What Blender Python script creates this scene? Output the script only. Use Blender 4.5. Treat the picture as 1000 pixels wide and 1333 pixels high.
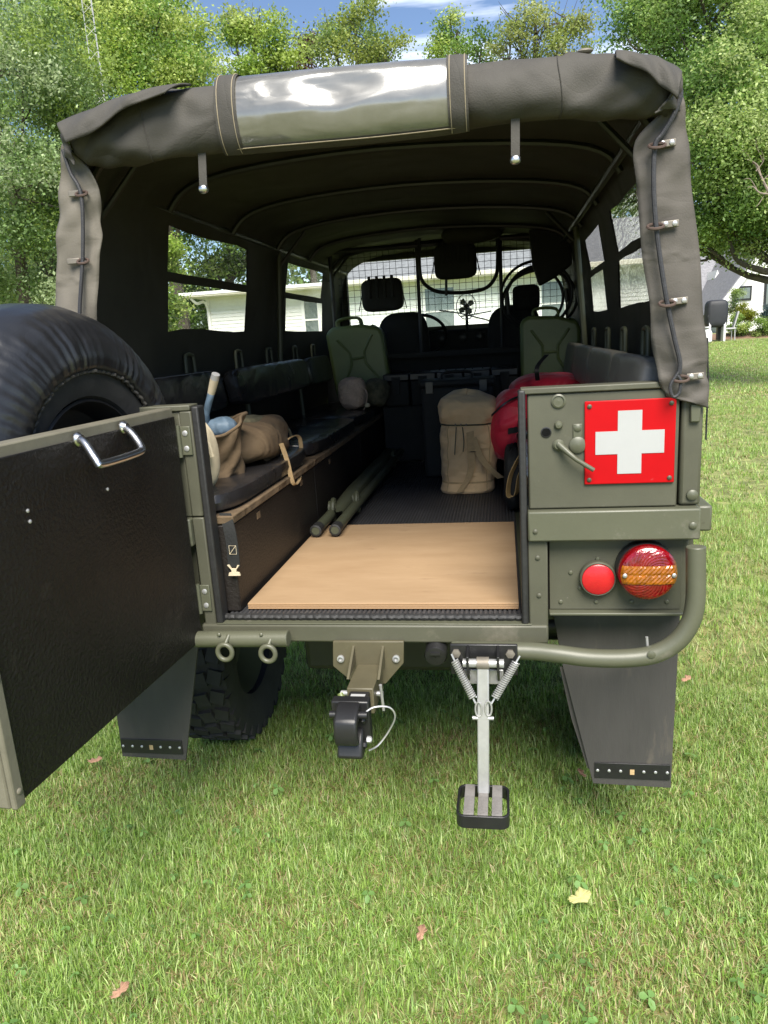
import bpy, bmesh, math, random
import numpy as np
from mathutils import Vector, Matrix
R = math.radians
random.seed(7); rng = np.random.default_rng(11)
sc = bpy.context.scene
for o in list(bpy.data.objects): bpy.data.objects.remove(o)
COL = sc.collection

# ------------------------------------------------------------------ camera
F = 950.0                                     # focal length in photo pixels (photo 1000 x 1333)
CAMP = np.array([0.374, -1.8, 1.53])
def _axes():
    vd = np.array([155.0, -236.5, F]); vv = np.array([246.0, 3833.5, F])
    fw = vd/np.linalg.norm(vd); dn = vv - (vv@fw)*fw; dn /= np.linalg.norm(dn)
    rt = np.cross(dn, fw); rt = rt if rt[0] > 0 else -rt
    return np.stack([rt, fw, -dn])
RW = _axes()                                  # camera (x right, y down, z forward) -> world
def pt(px, py, axis, val):
    d = RW@np.array([px-500.0, py-666.5, F]); t = (val-CAMP[axis])/d[axis]
    return CAMP + t*d
cd = bpy.data.cameras.new('camera'); cam = bpy.data.objects.new('camera', cd); COL.objects.link(cam)
cd.sensor_width = 36.0; cd.lens = 36.0*F/1333.0; cd.clip_start = .02; cd.clip_end = 2000
rx = RW@np.array([1, 0, 0]); uy = -(RW@np.array([0, 1, 0])); fz = RW@np.array([0, 0, 1])
m = Matrix(((rx[0], uy[0], -fz[0], CAMP[0]), (rx[1], uy[1], -fz[1], CAMP[1]), (rx[2], uy[2], -fz[2], CAMP[2]), (0, 0, 0, 1)))
cam.matrix_world = m; sc.camera = cam

# ------------------------------------------------------------------ sky, sun, exposure
SUN_EL, SUN_AZ = R(50), R(166)                # azimuth clockwise from +Y: behind the photographer
w = bpy.data.worlds.new('World'); sc.world = w; w.use_nodes = True
nt = w.node_tree; nt.nodes.clear()
N = nt.nodes.new; L = nt.links.new
sky = N('ShaderNodeTexSky'); sky.sky_type = 'NISHITA'; sky.sun_disc = False
sky.sun_elevation = SUN_EL; sky.sun_rotation = SUN_AZ; sky.air_density = .75; sky.dust_density = .2; sky.ozone_density = 1.2
tc = N('ShaderNodeTexCoord'); mp = N('ShaderNodeMapping'); mp.inputs['Scale'].default_value = (1.0, 1.0, 7.0); mp.inputs['Location'].default_value = (5.3, 2.2, 1.15)
nz = N('ShaderNodeTexNoise'); nz.inputs['Scale'].default_value = 2.6; nz.inputs['Detail'].default_value = 6; nz.inputs['Roughness'].default_value = .55
cr = N('ShaderNodeValToRGB'); cr.color_ramp.elements[0].position = .55; cr.color_ramp.elements[1].position = .84
cr.color_ramp.elements[1].color = (.85, .85, .85, 1)
mx = N('ShaderNodeMixRGB'); mx.inputs['Color2'].default_value = (15, 15.4, 15.8, 1)
bg = N('ShaderNodeBackground'); bg.inputs['Strength'].default_value = .11; wo = N('ShaderNodeOutputWorld')
L(tc.outputs['Generated'], mp.inputs['Vector']); L(mp.outputs['Vector'], nz.inputs['Vector']); L(nz.outputs['Fac'], cr.inputs['Fac'])
L(cr.outputs['Color'], mx.inputs['Fac']); L(sky.outputs['Color'], mx.inputs['Color1']); L(mx.outputs['Color'], bg.inputs['Color']); L(bg.outputs['Background'], wo.inputs['Surface'])
sl = bpy.data.lights.new('sun', 'SUN'); sl.energy = 5.0; sl.angle = R(36); sl.color = (1, .94, .84)
so = bpy.data.objects.new('sun', sl); COL.objects.link(so)
sd = Vector((math.sin(SUN_AZ)*math.cos(SUN_EL), math.cos(SUN_AZ)*math.cos(SUN_EL), math.sin(SUN_EL)))
so.rotation_euler = sd.to_track_quat('Z', 'Y').to_euler(); so.location = sd*40
vs = sc.view_settings; vs.view_transform = 'Standard'; vs.look = 'None'; vs.gamma = 1; vs.exposure = 0.85; vs.use_curve_mapping = False
sc.render.engine = 'CYCLES'; sc.cycles.use_denoising = True; sc.cycles.max_bounces = 8; sc.cycles.transparent_max_bounces = 16
sc.cycles.caustics_reflective = False; sc.cycles.caustics_refractive = False; sc.cycles.sample_clamp_indirect = 8

# ------------------------------------------------------------------ materials
def mat(name, col, rough=.6, metal=0., var=.12, vscale=9., bump=0., bscale=60., col2=None, stretch=None, spec=.5, coat=0., rvar=0., coord='Object', wave=None, dirt=None, trans=0., sheen=0., wrk=None, ior=1.5):
    M = bpy.data.materials.new(name); M.use_nodes = True
    t = M.node_tree; b = t.nodes['Principled BSDF']; n = t.nodes.new; l = t.links.new
    b.inputs['Roughness'].default_value = rough; b.inputs['Metallic'].default_value = metal
    b.inputs['Specular IOR Level'].default_value = spec; b.inputs['Coat Weight'].default_value = coat
    b.inputs['Sheen Weight'].default_value = sheen; b.inputs['IOR'].default_value = ior
    c = n('ShaderNodeTexCoord'); mpn = n('ShaderNodeMapping'); l(c.outputs[coord], mpn.inputs['Vector'])
    if stretch: mpn.inputs['Scale'].default_value = stretch
    z = n('ShaderNodeTexNoise'); z.inputs['Scale'].default_value = vscale; z.inputs['Detail'].default_value = 7; z.inputs['Roughness'].default_value = .62
    l(mpn.outputs['Vector'], z.inputs['Vector'])
    r = n('ShaderNodeValToRGB'); r.color_ramp.elements[0].position = .28; r.color_ramp.elements[1].position = .75
    lo = [x*(1-var) for x in col]; hi = [min(1, x*(1+var)) for x in (col2 or col)]
    r.color_ramp.elements[0].color = (*lo, 1); r.color_ramp.elements[1].color = (*hi, 1)
    l(z.outputs['Fac'], r.inputs['Fac']); out = r.outputs['Color']
    for dcol, dsc, th in (dirt if isinstance(dirt, list) else [dirt] if dirt else []):
        z2 = n('ShaderNodeTexNoise'); z2.inputs['Scale'].default_value = dsc; z2.inputs['Detail'].default_value = 9; z2.inputs['Roughness'].default_value = .7
        l(mpn.outputs['Vector'], z2.inputs['Vector'])
        r2 = n('ShaderNodeValToRGB'); r2.color_ramp.elements[0].position = th; r2.color_ramp.elements[1].position = th+.10
        r2.color_ramp.elements[1].color = (.75, .75, .75, 1)
        l(z2.outputs['Fac'], r2.inputs['Fac'])
        mm = n('ShaderNodeMixRGB'); mm.inputs['Color2'].default_value = (*dcol, 1); l(r2.outputs['Color'], mm.inputs['Fac']); l(out, mm.inputs['Color1']); out = mm.outputs['Color']
    l(out, b.inputs['Base Color'])
    if rvar:
        mr = n('ShaderNodeMapRange'); mr.inputs['To Min'].default_value = max(0, rough-rvar); mr.inputs['To Max'].default_value = min(1, rough+rvar)
        z3 = n('ShaderNodeTexNoise'); z3.inputs['Scale'].default_value = vscale*.6; z3.inputs['Detail'].default_value = 5
        l(mpn.outputs['Vector'], z3.inputs['Vector']); l(z3.outputs['Fac'], mr.inputs['Value']); l(mr.outputs['Result'], b.inputs['Roughness'])
    if bump:
        bz = n('ShaderNodeTexNoise'); bz.inputs['Scale'].default_value = bscale; bz.inputs['Detail'].default_value = 4
        l(mpn.outputs['Vector'], bz.inputs['Vector'])
        bp = n('ShaderNodeBump'); bp.inputs['Strength'].default_value = bump; bp.inputs['Distance'].default_value = .004
        h = bz.outputs['Fac']
        if wave:
            ws, wd, wa = wave
            wv = n('ShaderNodeTexWave'); wv.wave_type = 'BANDS'; wv.bands_direction = wd; wv.inputs['Scale'].default_value = ws; wv.inputs['Distortion'].default_value = 0
            l(c.outputs[coord], wv.inputs['Vector'])
            ad = n('ShaderNodeMath'); ad.operation = 'MULTIPLY_ADD'; ad.inputs[1].default_value = wa
            l(wv.outputs['Fac'], ad.inputs[0]); l(h, ad.inputs[2]); h = ad.outputs['Value']
        l(h, bp.inputs['Height']); l(bp.outputs['Normal'], b.inputs['Normal'])
        if wrk:
            wsc, wst, wstretch = wrk[:3]
            m2 = n('ShaderNodeMapping'); m2.inputs['Scale'].default_value = wstretch; l(c.outputs[coord], m2.inputs['Vector'])
            wz = n('ShaderNodeTexNoise'); wz.inputs['Scale'].default_value = wsc; wz.inputs['Detail'].default_value = 3; wz.inputs['Distortion'].default_value = 1.3
            l(m2.outputs['Vector'], wz.inputs['Vector'])
            s1 = n('ShaderNodeMath'); s1.operation = 'SUBTRACT'; s1.inputs[1].default_value = .5; l(wz.outputs['Fac'], s1.inputs[0])
            s2 = n('ShaderNodeMath'); s2.operation = 'ABSOLUTE'; l(s1.outputs['Value'], s2.inputs[0])
            s3 = n('ShaderNodeMath'); s3.operation = 'POWER'; s3.inputs[1].default_value = .6; l(s2.outputs['Value'], s3.inputs[0])
            if len(wrk) > 3:            # soft folds with a little creasing
                s4 = n('ShaderNodeMath'); s4.operation = 'MULTIPLY_ADD'; s4.inputs[1].default_value = .30; l(s3.outputs['Value'], s4.inputs[0]); s5 = n('ShaderNodeMath'); s5.operation = 'MULTIPLY'; s5.inputs[1].default_value = 2.2; l(wz.outputs['Fac'], s5.inputs[0]); l(s5.outputs['Value'], s4.inputs[2]); s3 = s4; wz.inputs['Detail'].default_value = 1.2; wz.inputs['Distortion'].default_value = .8
            b2 = n('ShaderNodeBump'); b2.inputs['Strength'].default_value = wst; b2.inputs['Distance'].default_value = .02
            l(s3.outputs['Value'], b2.inputs['Height']); l(bp.outputs['Normal'], b2.inputs['Normal']); l(b2.outputs['Normal'], b.inputs['Normal'])
    if trans:
        b.inputs['Transmission Weight'].default_value = trans
    return M

def leafmat(name, tl=.45, rough=.55):
    M = bpy.data.materials.new(name); M.use_nodes = True
    t = M.node_tree; b = t.nodes['Principled BSDF']; n = t.nodes.new; l = t.links.new
    a = n('ShaderNodeAttribute'); a.attribute_name = 'Col'
    b.inputs['Roughness'].default_value = rough; b.inputs['Specular IOR Level'].default_value = .45
    l(a.outputs['Color'], b.inputs['Base Color'])
    tr = n('ShaderNodeBsdfTranslucent'); hs = n('ShaderNodeHueSaturation'); hs.inputs['Saturation'].default_value = 1.1; hs.inputs['Value'].default_value = 1.35
    l(a.outputs['Color'], hs.inputs['Color']); l(hs.outputs['Color'], tr.inputs['Color'])
    ms = n('ShaderNodeMixShader'); ms.inputs['Fac'].default_value = tl
    l(b.outputs['BSDF'], ms.inputs[1]); l(tr.outputs['BSDF'], ms.inputs[2]); l(ms.outputs['Shader'], t.nodes['Material Output'].inputs['Surface'])
    return M

def glassmat(name, tint=(.9, .92, .9), refl=1.0, bump=0., rough=.03, cloud=0.):
    M = bpy.data.materials.new(name); M.use_nodes = True
    t = M.node_tree; t.nodes.remove(t.nodes['Principled BSDF']); n = t.nodes.new; l = t.links.new
    tp = n('ShaderNodeBsdfTransparent'); tp.inputs['Color'].default_value = (*tint, 1)
    g = n('ShaderNodeBsdfGlossy'); g.inputs['Roughness'].default_value = rough
    fr = n('ShaderNodeFresnel'); fr.inputs['IOR'].default_value = 1.45
    mu = n('ShaderNodeMath'); mu.operation = 'MULTIPLY'; mu.inputs[1].default_value = refl
    l(fr.outputs['Fac'], mu.inputs[0])
    ms = n('ShaderNodeMixShader'); l(mu.outputs['Value'], ms.inputs['Fac']); l(tp.outputs['BSDF'], ms.inputs[1]); l(g.outputs['BSDF'], ms.inputs[2])
    out = ms.outputs['Shader']
    if cloud:
        d = n('ShaderNodeBsdfDiffuse'); d.inputs['Color'].default_value = (.5, .5, .48, 1)
        m2 = n('ShaderNodeMixShader'); m2.inputs['Fac'].default_value = cloud; l(out, m2.inputs[1]); l(d.outputs['BSDF'], m2.inputs[2]); out = m2.outputs['Shader']
    if bump:
        z = n('ShaderNodeTexNoise'); z.inputs['Scale'].default_value = 9; bp = n('ShaderNodeBump'); bp.inputs['Strength'].default_value = bump; bp.inputs['Distance'].default_value = .02
        l(z.outputs['Fac'], bp.inputs['Height']); l(bp.outputs['Normal'], g.inputs['Normal']); l(bp.outputs['Normal'], fr.inputs['Normal'])
    l(out, t.nodes['Material Output'].inputs['Surface'])
    return M

M = {}
M['olive'] = mat('olive_paint', (.077, .077, .054), .5, var=.18, vscale=5, bump=.05, bscale=220, rvar=.12, spec=.4, dirt=[((.15, .138, .105), 4.5, .58), ((.045, .042, .03), 26, .645), ((.18, .165, .13), 48, .66)])
M['olive2'] = mat('olive_paint_gloss', (.088, .091, .061), .42, var=.08, vscale=6, bump=.06, bscale=90, rvar=.08, dirt=[((.16, .15, .12), 7, .60), ((.045, .042, .03), 30, .645), ((.19, .175, .145), 52, .66)])
M['olive_br'] = mat('olive_paint_brown', (.088, .078, .046), .5, var=.2, vscale=9, bump=.06, bscale=120, dirt=((.14, .12, .08), 14, .6))
M['olive_dk'] = mat('olive_paint_interior', (.06, .066, .04), .5, var=.15, vscale=6, bump=.05, bscale=150)
M['liner'] = mat('bed_liner', (.0075, .0066, .006), .45, var=.4, vscale=4, bump=.8, bscale=120, rvar=.10, spec=.38, dirt=[((.028, .024, .02), 6, .60), ((.05, .045, .04), 40, .68)])
M['liner_br'] = mat('bench_liner', (.014, .0112, .0095), .5, var=.35, vscale=4, bump=.5, bscale=130, rvar=.1, spec=.4, dirt=[((.035, .029, .024), 7, .60)])
M['edge'] = mat('tailgate_rim', (.15, .14, .105), .55, var=.2, vscale=12, bump=.1, bscale=120)
M['rubber'] = mat('black_rubber', (.018, .018, .018), .55, var=.25, vscale=20, bump=.25, bscale=90)
M['mat'] = mat('ribbed_mat', (.045, .045, .048), .5, var=.3, vscale=6, bump=.25, bscale=60, dirt=((.10, .095, .09), 7, .60))
M['tread'] = mat('tyre_rubber', (.022, .0215, .021), .8, var=.3, vscale=15, bump=.25, bscale=70)
M['flap'] = mat('mud_flap_rubber', (.047, .044, .041), .72, var=.25, vscale=7, bump=.2, bscale=120, stretch=(1, 1, .22), dirt=((.105, .09, .07), 8, .55), rvar=.08)
M['black'] = mat('black_paint', (.014, .014, .015), .38, var=.2, vscale=12, bump=.05, bscale=90, rvar=.08)
M['dark'] = mat('dark_nylon', (.012, .013, .013), .8, var=.3, vscale=18, bump=.3, bscale=150)
M['vinyl'] = mat('black_vinyl', (.02, .019, .02), .24, var=.25, vscale=10, bump=.15, bscale=120, wrk=(9, .22, (1, .6, 1), 1), rvar=.1)
M['vinyl_ol'] = mat('olive_vinyl', (.03, .034, .022), .4, var=.2, vscale=10, bump=.25, bscale=30, rvar=.1)
M['vinyl_gr'] = mat('grey_vinyl', (.19, .175, .15), .42, var=.18, vscale=8, bump=.15, bscale=120, wrk=(9, .22, (1, .6, 1), 1))
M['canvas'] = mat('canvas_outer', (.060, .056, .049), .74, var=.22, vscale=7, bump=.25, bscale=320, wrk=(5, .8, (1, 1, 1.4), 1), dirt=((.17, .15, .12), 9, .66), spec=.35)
M['canvas_lit'] = mat('canvas_lit_side', (.135, .122, .10), .72, var=.12, vscale=7, bump=.2, bscale=300, wrk=(6, .3, (1, 1, 2.2), 1), spec=.35)  # left strip's copy of the canvas, paler to carry the light on it
M['canvas_s'] = mat('canvas_strip', (.088, .080, .070), .74, var=.18, vscale=7, bump=.2, bscale=300, wrk=(6, .3, (1, 1, 2.2), 1), spec=.3)
M['canvas_in'] = mat('canvas_inner_shade', (.034, .033, .026), .72, var=.18, vscale=6, bump=.2, bscale=200, wrk=(4, .25, (1, 1, 1), 1), spec=.3)  # cover canvas again, darker: shade of the inside put into the colour
M['bow'] = mat('bow_tube', (.02, .021, .017), .45, var=.1, vscale=10)
M['stitch'] = mat('tan_stitch', (.30, .25, .17), .8, var=.2, vscale=40)
M['cord'] = mat('bungee_cord', (.03, .03, .034), .6, var=.3, vscale=80, bump=.3, bscale=300)
M['leather'] = mat('leather_loop', (.07, .045, .035), .6, var=.2, vscale=30)
M['chrome'] = mat('chrome', (.62, .62, .62), .30, 1, var=.05, vscale=20, bump=.03, bscale=50)
M['steel'] = mat('zinc_steel', (.46, .46, .46), .36, .55, var=.15, vscale=25, bump=.08, bscale=90, rvar=.1)
M['nickel'] = mat('dull_nickel', (.20, .18, .15), .55, .4, var=.2, vscale=40)
M['grip'] = mat('grip_tape', (.17, .16, .15), .85, var=.25, vscale=50, bump=.4, bscale=300)
M['red'] = mat('red_enamel', (.40, .001, .004), .45, var=.10, vscale=5, dirt=((.42, .06, .06), 30, .66), bump=.03, bscale=30, spec=.2)
M['white'] = mat('white_enamel', (.38, .385, .385), .5, var=.06, vscale=5, spec=.3, dirt=((.30, .29, .27), 14, .64))
M['reflector'] = mat('reflector_red', (.46, .014, .018), .25, var=.1, vscale=40, bump=.1, bscale=400)
M['lens_red'] = mat('lamp_lens_red', (.17, .001, .004), .08, var=.55, vscale=45, bump=.35, bscale=140, spec=.7, coat=.6)
M['lens_amber'] = mat('lamp_lens_amber', (.28, .085, .003), .1, var=.5, vscale=60, bump=.35, bscale=170, coat=.6)
M['ply'] = mat('plywood', (.325, .215, .12), .58, var=.06, vscale=2.6, col2=(.365, .252, .15), stretch=(1.6, 6, 6), dirt=[((.27, .175, .10), 5, .60), ((.19, .12, .065), 26, .66), ((.44, .34, .23), 45, .67)], bump=.05, bscale=60, spec=.4)
M['ply_edge'] = mat('plywood_edge', (.36, .22, .11), .7, var=.25, vscale=9, stretch=(.4, 1, 60))
M['tan'] = mat('tan_canvas', (.68, .475, .26), .88, var=.14, vscale=8, bump=.2, bscale=250, sheen=.1, wrk=(9, .4, (1, 1, 1.8), 1), dirt=((.45, .32, .19), 7, .60))
M['tan_dk'] = mat('tan_webbing', (.44, .31, .16), .8, var=.15, vscale=60, bump=.3, bscale=260)
M['khaki'] = mat('khaki_webbing', (.30, .21, .09), .8, var=.12, vscale=40, bump=.3, bscale=260)
M['brown'] = mat('brown_canvas', (.115, .078, .043), .88, var=.25, vscale=12, bump=.2, bscale=200, wrk=(10, .6, (1, 1, 1), 1))
M['rednylon'] = mat('red_nylon', (.66, .014, .045), .5, var=.2, vscale=9, bump=.2, bscale=200, wrk=(8, .6, (1, 1, 1), 1), sheen=.2)
M['cream'] = mat('cream_cloth', (.55, .47, .33), .9, var=.12, vscale=20, bump=.4, bscale=60)
M['pink'] = mat('dusty_canvas', (.58, .42, .32), .9, var=.2, vscale=20, bump=.3, bscale=150, wrk=(16, .8, (1, 1, 1)))
M['camo'] = mat('camouflage', (.035, .04, .02), .9, var=.3, vscale=22, col2=(.13, .115, .07), bump=.4, bscale=50)
M['blue'] = mat('blue_grip', (.085, .13, .18), .6, var=.25, vscale=30, bump=.2, bscale=150, wrk=(14, .5, (1, 1, 1), 1))
M['can'] = mat('jerrycan_paint', (.13, .165, .055), .40, var=.14, vscale=8, bump=.06, bscale=60, dirt=((.13, .13, .08), 12, .68))
M['tyrecover'] = mat('tyre_cover_vinyl', (.014, .0145, .0165), .36, spec=.7, var=.2, vscale=8, bump=.08, bscale=160, rvar=.05, wrk=(9, .22, (1, 1, 1), 1))
M['pvc'] = mat('rolled_pvc', (.10, .092, .072), .21, var=.3, vscale=2.5, col2=(.19, .185, .17), bump=.03, bscale=14, spec=.5, coat=.5, ior=2.2, wrk=(8, .10, (1, 1, 2.5), 1))
M['pane'] = glassmat('clear_pvc_pane', (.88, .90, .86), .55, .25, .06, .03)
M['glass'] = glassmat('windscreen_glass', (.92, .95, .93), .7)
M['hglass'] = mat('house_window_glass', (.10, .13, .13), .05, var=.2, vscale=1.5, spec=1)
M['siding'] = mat('white_siding', (.84, .84, .82), .5, var=.03, vscale=3)
M['trim'] = mat('white_trim', (.82, .82, .81), .45, var=.02, vscale=3)
M['gutter'] = mat('cream_gutter', (.70, .66, .55), .5, var=.05, vscale=3)
M['shingle'] = mat('grey_shingle', (.22, .22, .24), .9, var=.3, vscale=9, bump=.4, bscale=12)
M['brick'] = mat('chimney_brick', (.30, .16, .11), .85, var=.3, vscale=14)
M['bark'] = mat('bark', (.075, .062, .048), .95, var=.35, vscale=9, stretch=(1, 1, .3), bump=.9, bscale=14)
M['deadwood'] = mat('dead_branch', (.28, .22, .19), .9, var=.2, vscale=9, bump=.5, bscale=20)
M['leaf'] = leafmat('leaf', .45, .45)
M['grass'] = leafmat('grass_blade', .45, .42)
M['fanpale'] = mat('pale_fan', (.42, .46, .42), .4, var=.1)
M['mulch'] = mat('mulch_soil', (.20, .125, .085), .95, var=.4, vscale=12, bump=.8, bscale=30)
M['galv'] = mat('galvanised_mast', (.42, .42, .42), .5, .4, var=.1, vscale=9)
M['grill'] = mat('grill_cover', (.02, .022, .027), .6, var=.2, vscale=6, bump=.3, bscale=14)
M['plas'] = mat('white_plastic', (.72, .73, .75), .4, var=.05, vscale=6)
M['dryleaf'] = mat('dry_leaf', (.33, .19, .12), .8, var=.2, vscale=60)
M['dryleaf2'] = mat('yellow_leaf', (.42, .41, .16), .8, var=.15, vscale=60)
M['ground'] = mat('lawn_soil', (.085, .11, .03), .95, var=.35, vscale=9, col2=(.24, .25, .09), bump=.8, bscale=60)
M['amber'] = mat('amber_sticker', (.65, .28, .02), .5)

# ------------------------------------------------------------------ mesh helpers
class MB:
    def __init__(s): s.v = []; s.f = []
    def add(s, vs, fs):
        k = len(s.v); s.v += [tuple(map(float, p)) for p in vs]; s.f += [tuple(i+k for i in f) for f in fs]; return s
    def box(s, x0, x1, y0, y1, z0, z1, tm=None):
        vs = [(x0, y0, z0), (x1, y0, z0), (x1, y1, z0), (x0, y1, z0), (x0, y0, z1), (x1, y0, z1), (x1, y1, z1), (x0, y1, z1)]
        if tm is not None: vs = [tuple(tm@Vector(p)) for p in vs]
        return s.add(vs, [(3, 2, 1, 0), (4, 5, 6, 7), (0, 1, 5, 4), (1, 2, 6, 5), (2, 3, 7, 6), (3, 0, 4, 7)])
    def prism(s, poly, axis, a, b, tm=None):
        """poly of 2D points extruded along axis from a to b (axis 1: poly is (x,z); axis 0: (y,z); axis 2: (x,y))"""
        def mk(p, t): return {0: (t, p[0], p[1]), 1: (p[0], t, p[1]), 2: (p[0], p[1], t)}[axis]
        n = len(poly); vs = [mk(p, a) for p in poly] + [mk(p, b) for p in poly]
        if tm is not None: vs = [tuple(tm@Vector(p)) for p in vs]
        fs = [tuple(range(n))[::-1], tuple(range(n, 2*n))] + [(i, (i+1) % n, n+(i+1) % n, n+i) for i in range(n)]
        return s.add(vs, fs)
    def tube(s, pts, r, n=8, closed=False, cap=True, sq=1.0):
        P = [Vector(p) for p in pts]; m_ = len(P); rr = r if isinstance(r, (list, tuple)) else [r]*m_
        up = None; rings = []
        for i in range(m_):
            if closed: t = P[(i+1) % m_]-P[i-1]
            else: t = P[min(i+1, m_-1)]-P[max(i-1, 0)]
            t.normalize()
            if up is None:
                up = Vector((0, 0, 1)) if abs(t.z) < .9 else Vector((0, 1, 0))
            a = t.cross(up); a.normalize(); b = a.cross(t); up = b.copy()
            rings.append([P[i]+(a*math.cos(2*math.pi*k/n)+b*sq*math.sin(2*math.pi*k/n))*rr[i] for k in range(n)])
        vs = [p for rg in rings for p in rg]; fs = []
        for i in range(m_ if closed else m_-1):
            j = (i+1) % m_
            for k in range(n): fs.append((i*n+k, i*n+(k+1) % n, j*n+(k+1) % n, j*n+k))
        if cap and not closed: fs += [tuple(range(n))[::-1], tuple(range((m_-1)*n, m_*n))]
        return s.add(vs, fs)
    def lathe(s, prof, n=24, tm=None, cap=False):
        """prof: (r, h) pairs revolved about local Z"""
        vs = [(r*math.cos(2*math.pi*k/n), r*math.sin(2*math.pi*k/n), h) for r, h in prof for k in range(n)]
        if tm is not None: vs = [tuple(tm@Vector(p)) for p in vs]
        fs = [(i*n+k, i*n+(k+1) % n, (i+1)*n+(k+1) % n, (i+1)*n+k) for i in range(len(prof)-1) for k in range(n)]
        if cap: fs += [tuple(range(n))[::-1], tuple(range((len(prof)-1)*n, len(prof)*n))]
        return s.add(vs, fs)
    def grid(s, fn, nu, nv, closeu=False):
        vs = [fn(i/(nu if closeu else nu-1), j/(nv-1)) for j in range(nv) for i in range(nu)]
        fs = [(j*nu+i, j*nu+(i+1) % nu, (j+1)*nu+(i+1) % nu, (j+1)*nu+i) for j in range(nv-1) for i in range(nu if closeu else nu-1)]
        return s.add(vs, fs)
    def blob(s, c, r, n=14, m_=10, p=2.0, noise=0., seed=0, tm=None):
        """super-ellipsoid cushion, p>2 boxier"""
        rr = random.Random(seed); ph = [rr.uniform(0, 6.28) for _ in range(6)]
        def sg(v, e): return math.copysign(abs(v)**e, v)
        e = 2.0/p; vs = []
        for j in range(m_+1):
            th = -math.pi/2+math.pi*j/m_
            for i in range(n):
                fi = 2*math.pi*i/n
                k = 1+noise*(math.sin(3*fi+ph[0]+2*th)+.7*math.sin(5*fi+ph[1]-3*th)+.8*math.sin(4*th+ph[2]+fi)+.5*math.sin(9*fi+ph[3]+5*th))
                q = Vector((r[0]*sg(math.cos(th), e)*sg(math.cos(fi), e)*k, r[1]*sg(math.cos(th), e)*sg(math.sin(fi), e)*k, r[2]*sg(math.sin(th), e)*k))
                if tm is not None: q = tm@q
                vs.append((q.x+c[0], q.y+c[1], q.z+c[2]))
        fs = [(j*n+i, j*n+(i+1) % n, (j+1)*n+(i+1) % n, (j+1)*n+i) for j in range(m_) for i in range(n)]
        return s.add(vs, fs)
    def ribbon(s, pts, wdir, wd, th=.002):
        P = [Vector(p) for p in pts]; W = Vector(wdir).normalized()*wd/2; vs = []
        for i, p in enumerate(P):
            t = (P[min(i+1, len(P)-1)]-P[max(i-1, 0)]).normalized(); n_ = t.cross(W); n_.normalize(); n_ *= th/2
            vs += [p-W-n_, p+W-n_, p+W+n_, p-W+n_]
        fs = [(3, 2, 1, 0)]
        for i in range(len(P)-1):
            a = i*4; b = a+4
            for k in range(4): fs.append((a+k, a+(k+1) % 4, b+(k+1) % 4, b+k))
        e = (len(P)-1)*4; fs.append((e, e+1, e+2, e+3))
        return s.add(vs, fs)
    def build(s, name, m_, parent=None, bevel=0., sub=0, smooth=True, ang=38, seg=2, solid=0., fix=True):
        v = np.array(s.v); lo = v.min(0); hi = v.max(0); org = np.array([(lo[0]+hi[0])/2, (lo[1]+hi[1])/2, lo[2]])
        me = bpy.data.meshes.new(name); me.from_pydata([tuple(p-org) for p in v], [], s.f)
        bm = bmesh.new(); bm.from_mesh(me)
        bmesh.ops.remove_doubles(bm, verts=bm.verts, dist=1e-6)
        if fix: bmesh.ops.recalc_face_normals(bm, faces=bm.faces)
        bm.to_mesh(me); bm.free(); me.validate()
        if smooth:
            me.polygons.foreach_set('use_smooth', [True]*len(me.polygons)); me.set_sharp_from_angle(angle=R(ang))
        me.materials.append(M[m_] if isinstance(m_, str) else m_)
        o = bpy.data.objects.new(name, me); COL.objects.link(o); ORG[o] = org
        o.location = org
        if parent is not None:
            o.parent = parent; o.location = org-ORG[parent]
        if solid: q = o.modifiers.new('solid', 'SOLIDIFY'); q.thickness = solid; q.offset = 0
        if sub: q = o.modifiers.new('sub', 'SUBSURF'); q.levels = q.render_levels = sub
        if bevel: q = o.modifiers.new('bevel', 'BEVEL'); q.width = bevel; q.segments = seg; q.limit_method = 'ANGLE'; q.angle_limit = R(40)
        return o
ORG = {}
def empty(name, loc, label=None, cat=None, group=None, parent=None):
    o = bpy.data.objects.new(name, None); COL.objects.link(o); ORG[o] = np.array(loc, float); o.empty_display_size = .1
    o.location = ORG[o] - (ORG[parent] if parent is not None else 0)
    if parent is not None: o.parent = parent
    tag(o, label, cat, group); return o
def tag(o, label=None, cat=None, group=None, kind=None):
    if label: o['label'] = label
    if cat: o['category'] = cat
    if group: o['group'] = group
    if kind: o['kind'] = kind
    return o
def facing(c, d, up=(0, 0, 1)):
    """matrix whose local Z points along d at c"""
    q = Vector(d).to_track_quat('Z', 'Y').to_matrix().to_4x4(); return Matrix.Translation(Vector(c))@q
def rod(name, a, b, r, m_, parent, n=10): return MB().tube([a, b], r, n).build(name, m_, parent)
def bolt(name, c, d, r, h, m_, parent, n=10, dome=True):
    prof = [(r, 0), (r, h*.55), (r*.7, h*.9), (0.0001, h)] if dome else [(r, 0), (r, h), (0.0001, h)]
    return MB().lathe(prof, n, facing(c, d)).build(name, m_, parent)
def smoothpath(pts, k=6):
    P = [Vector(p) for p in pts]; out = []
    for i in range(len(P)-1):
        p0 = P[max(i-1, 0)]; p1 = P[i]; p2 = P[i+1]; p3 = P[min(i+2, len(P)-1)]
        for j in range(k):
            t = j/k
            out.append(.5*((2*p1)+(p2-p0)*t+(2*p0-5*p1+4*p2-p3)*t*t+(-p0+3*p1-3*p2+p3)*t**3))
    out.append(P[-1]); return out
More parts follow.
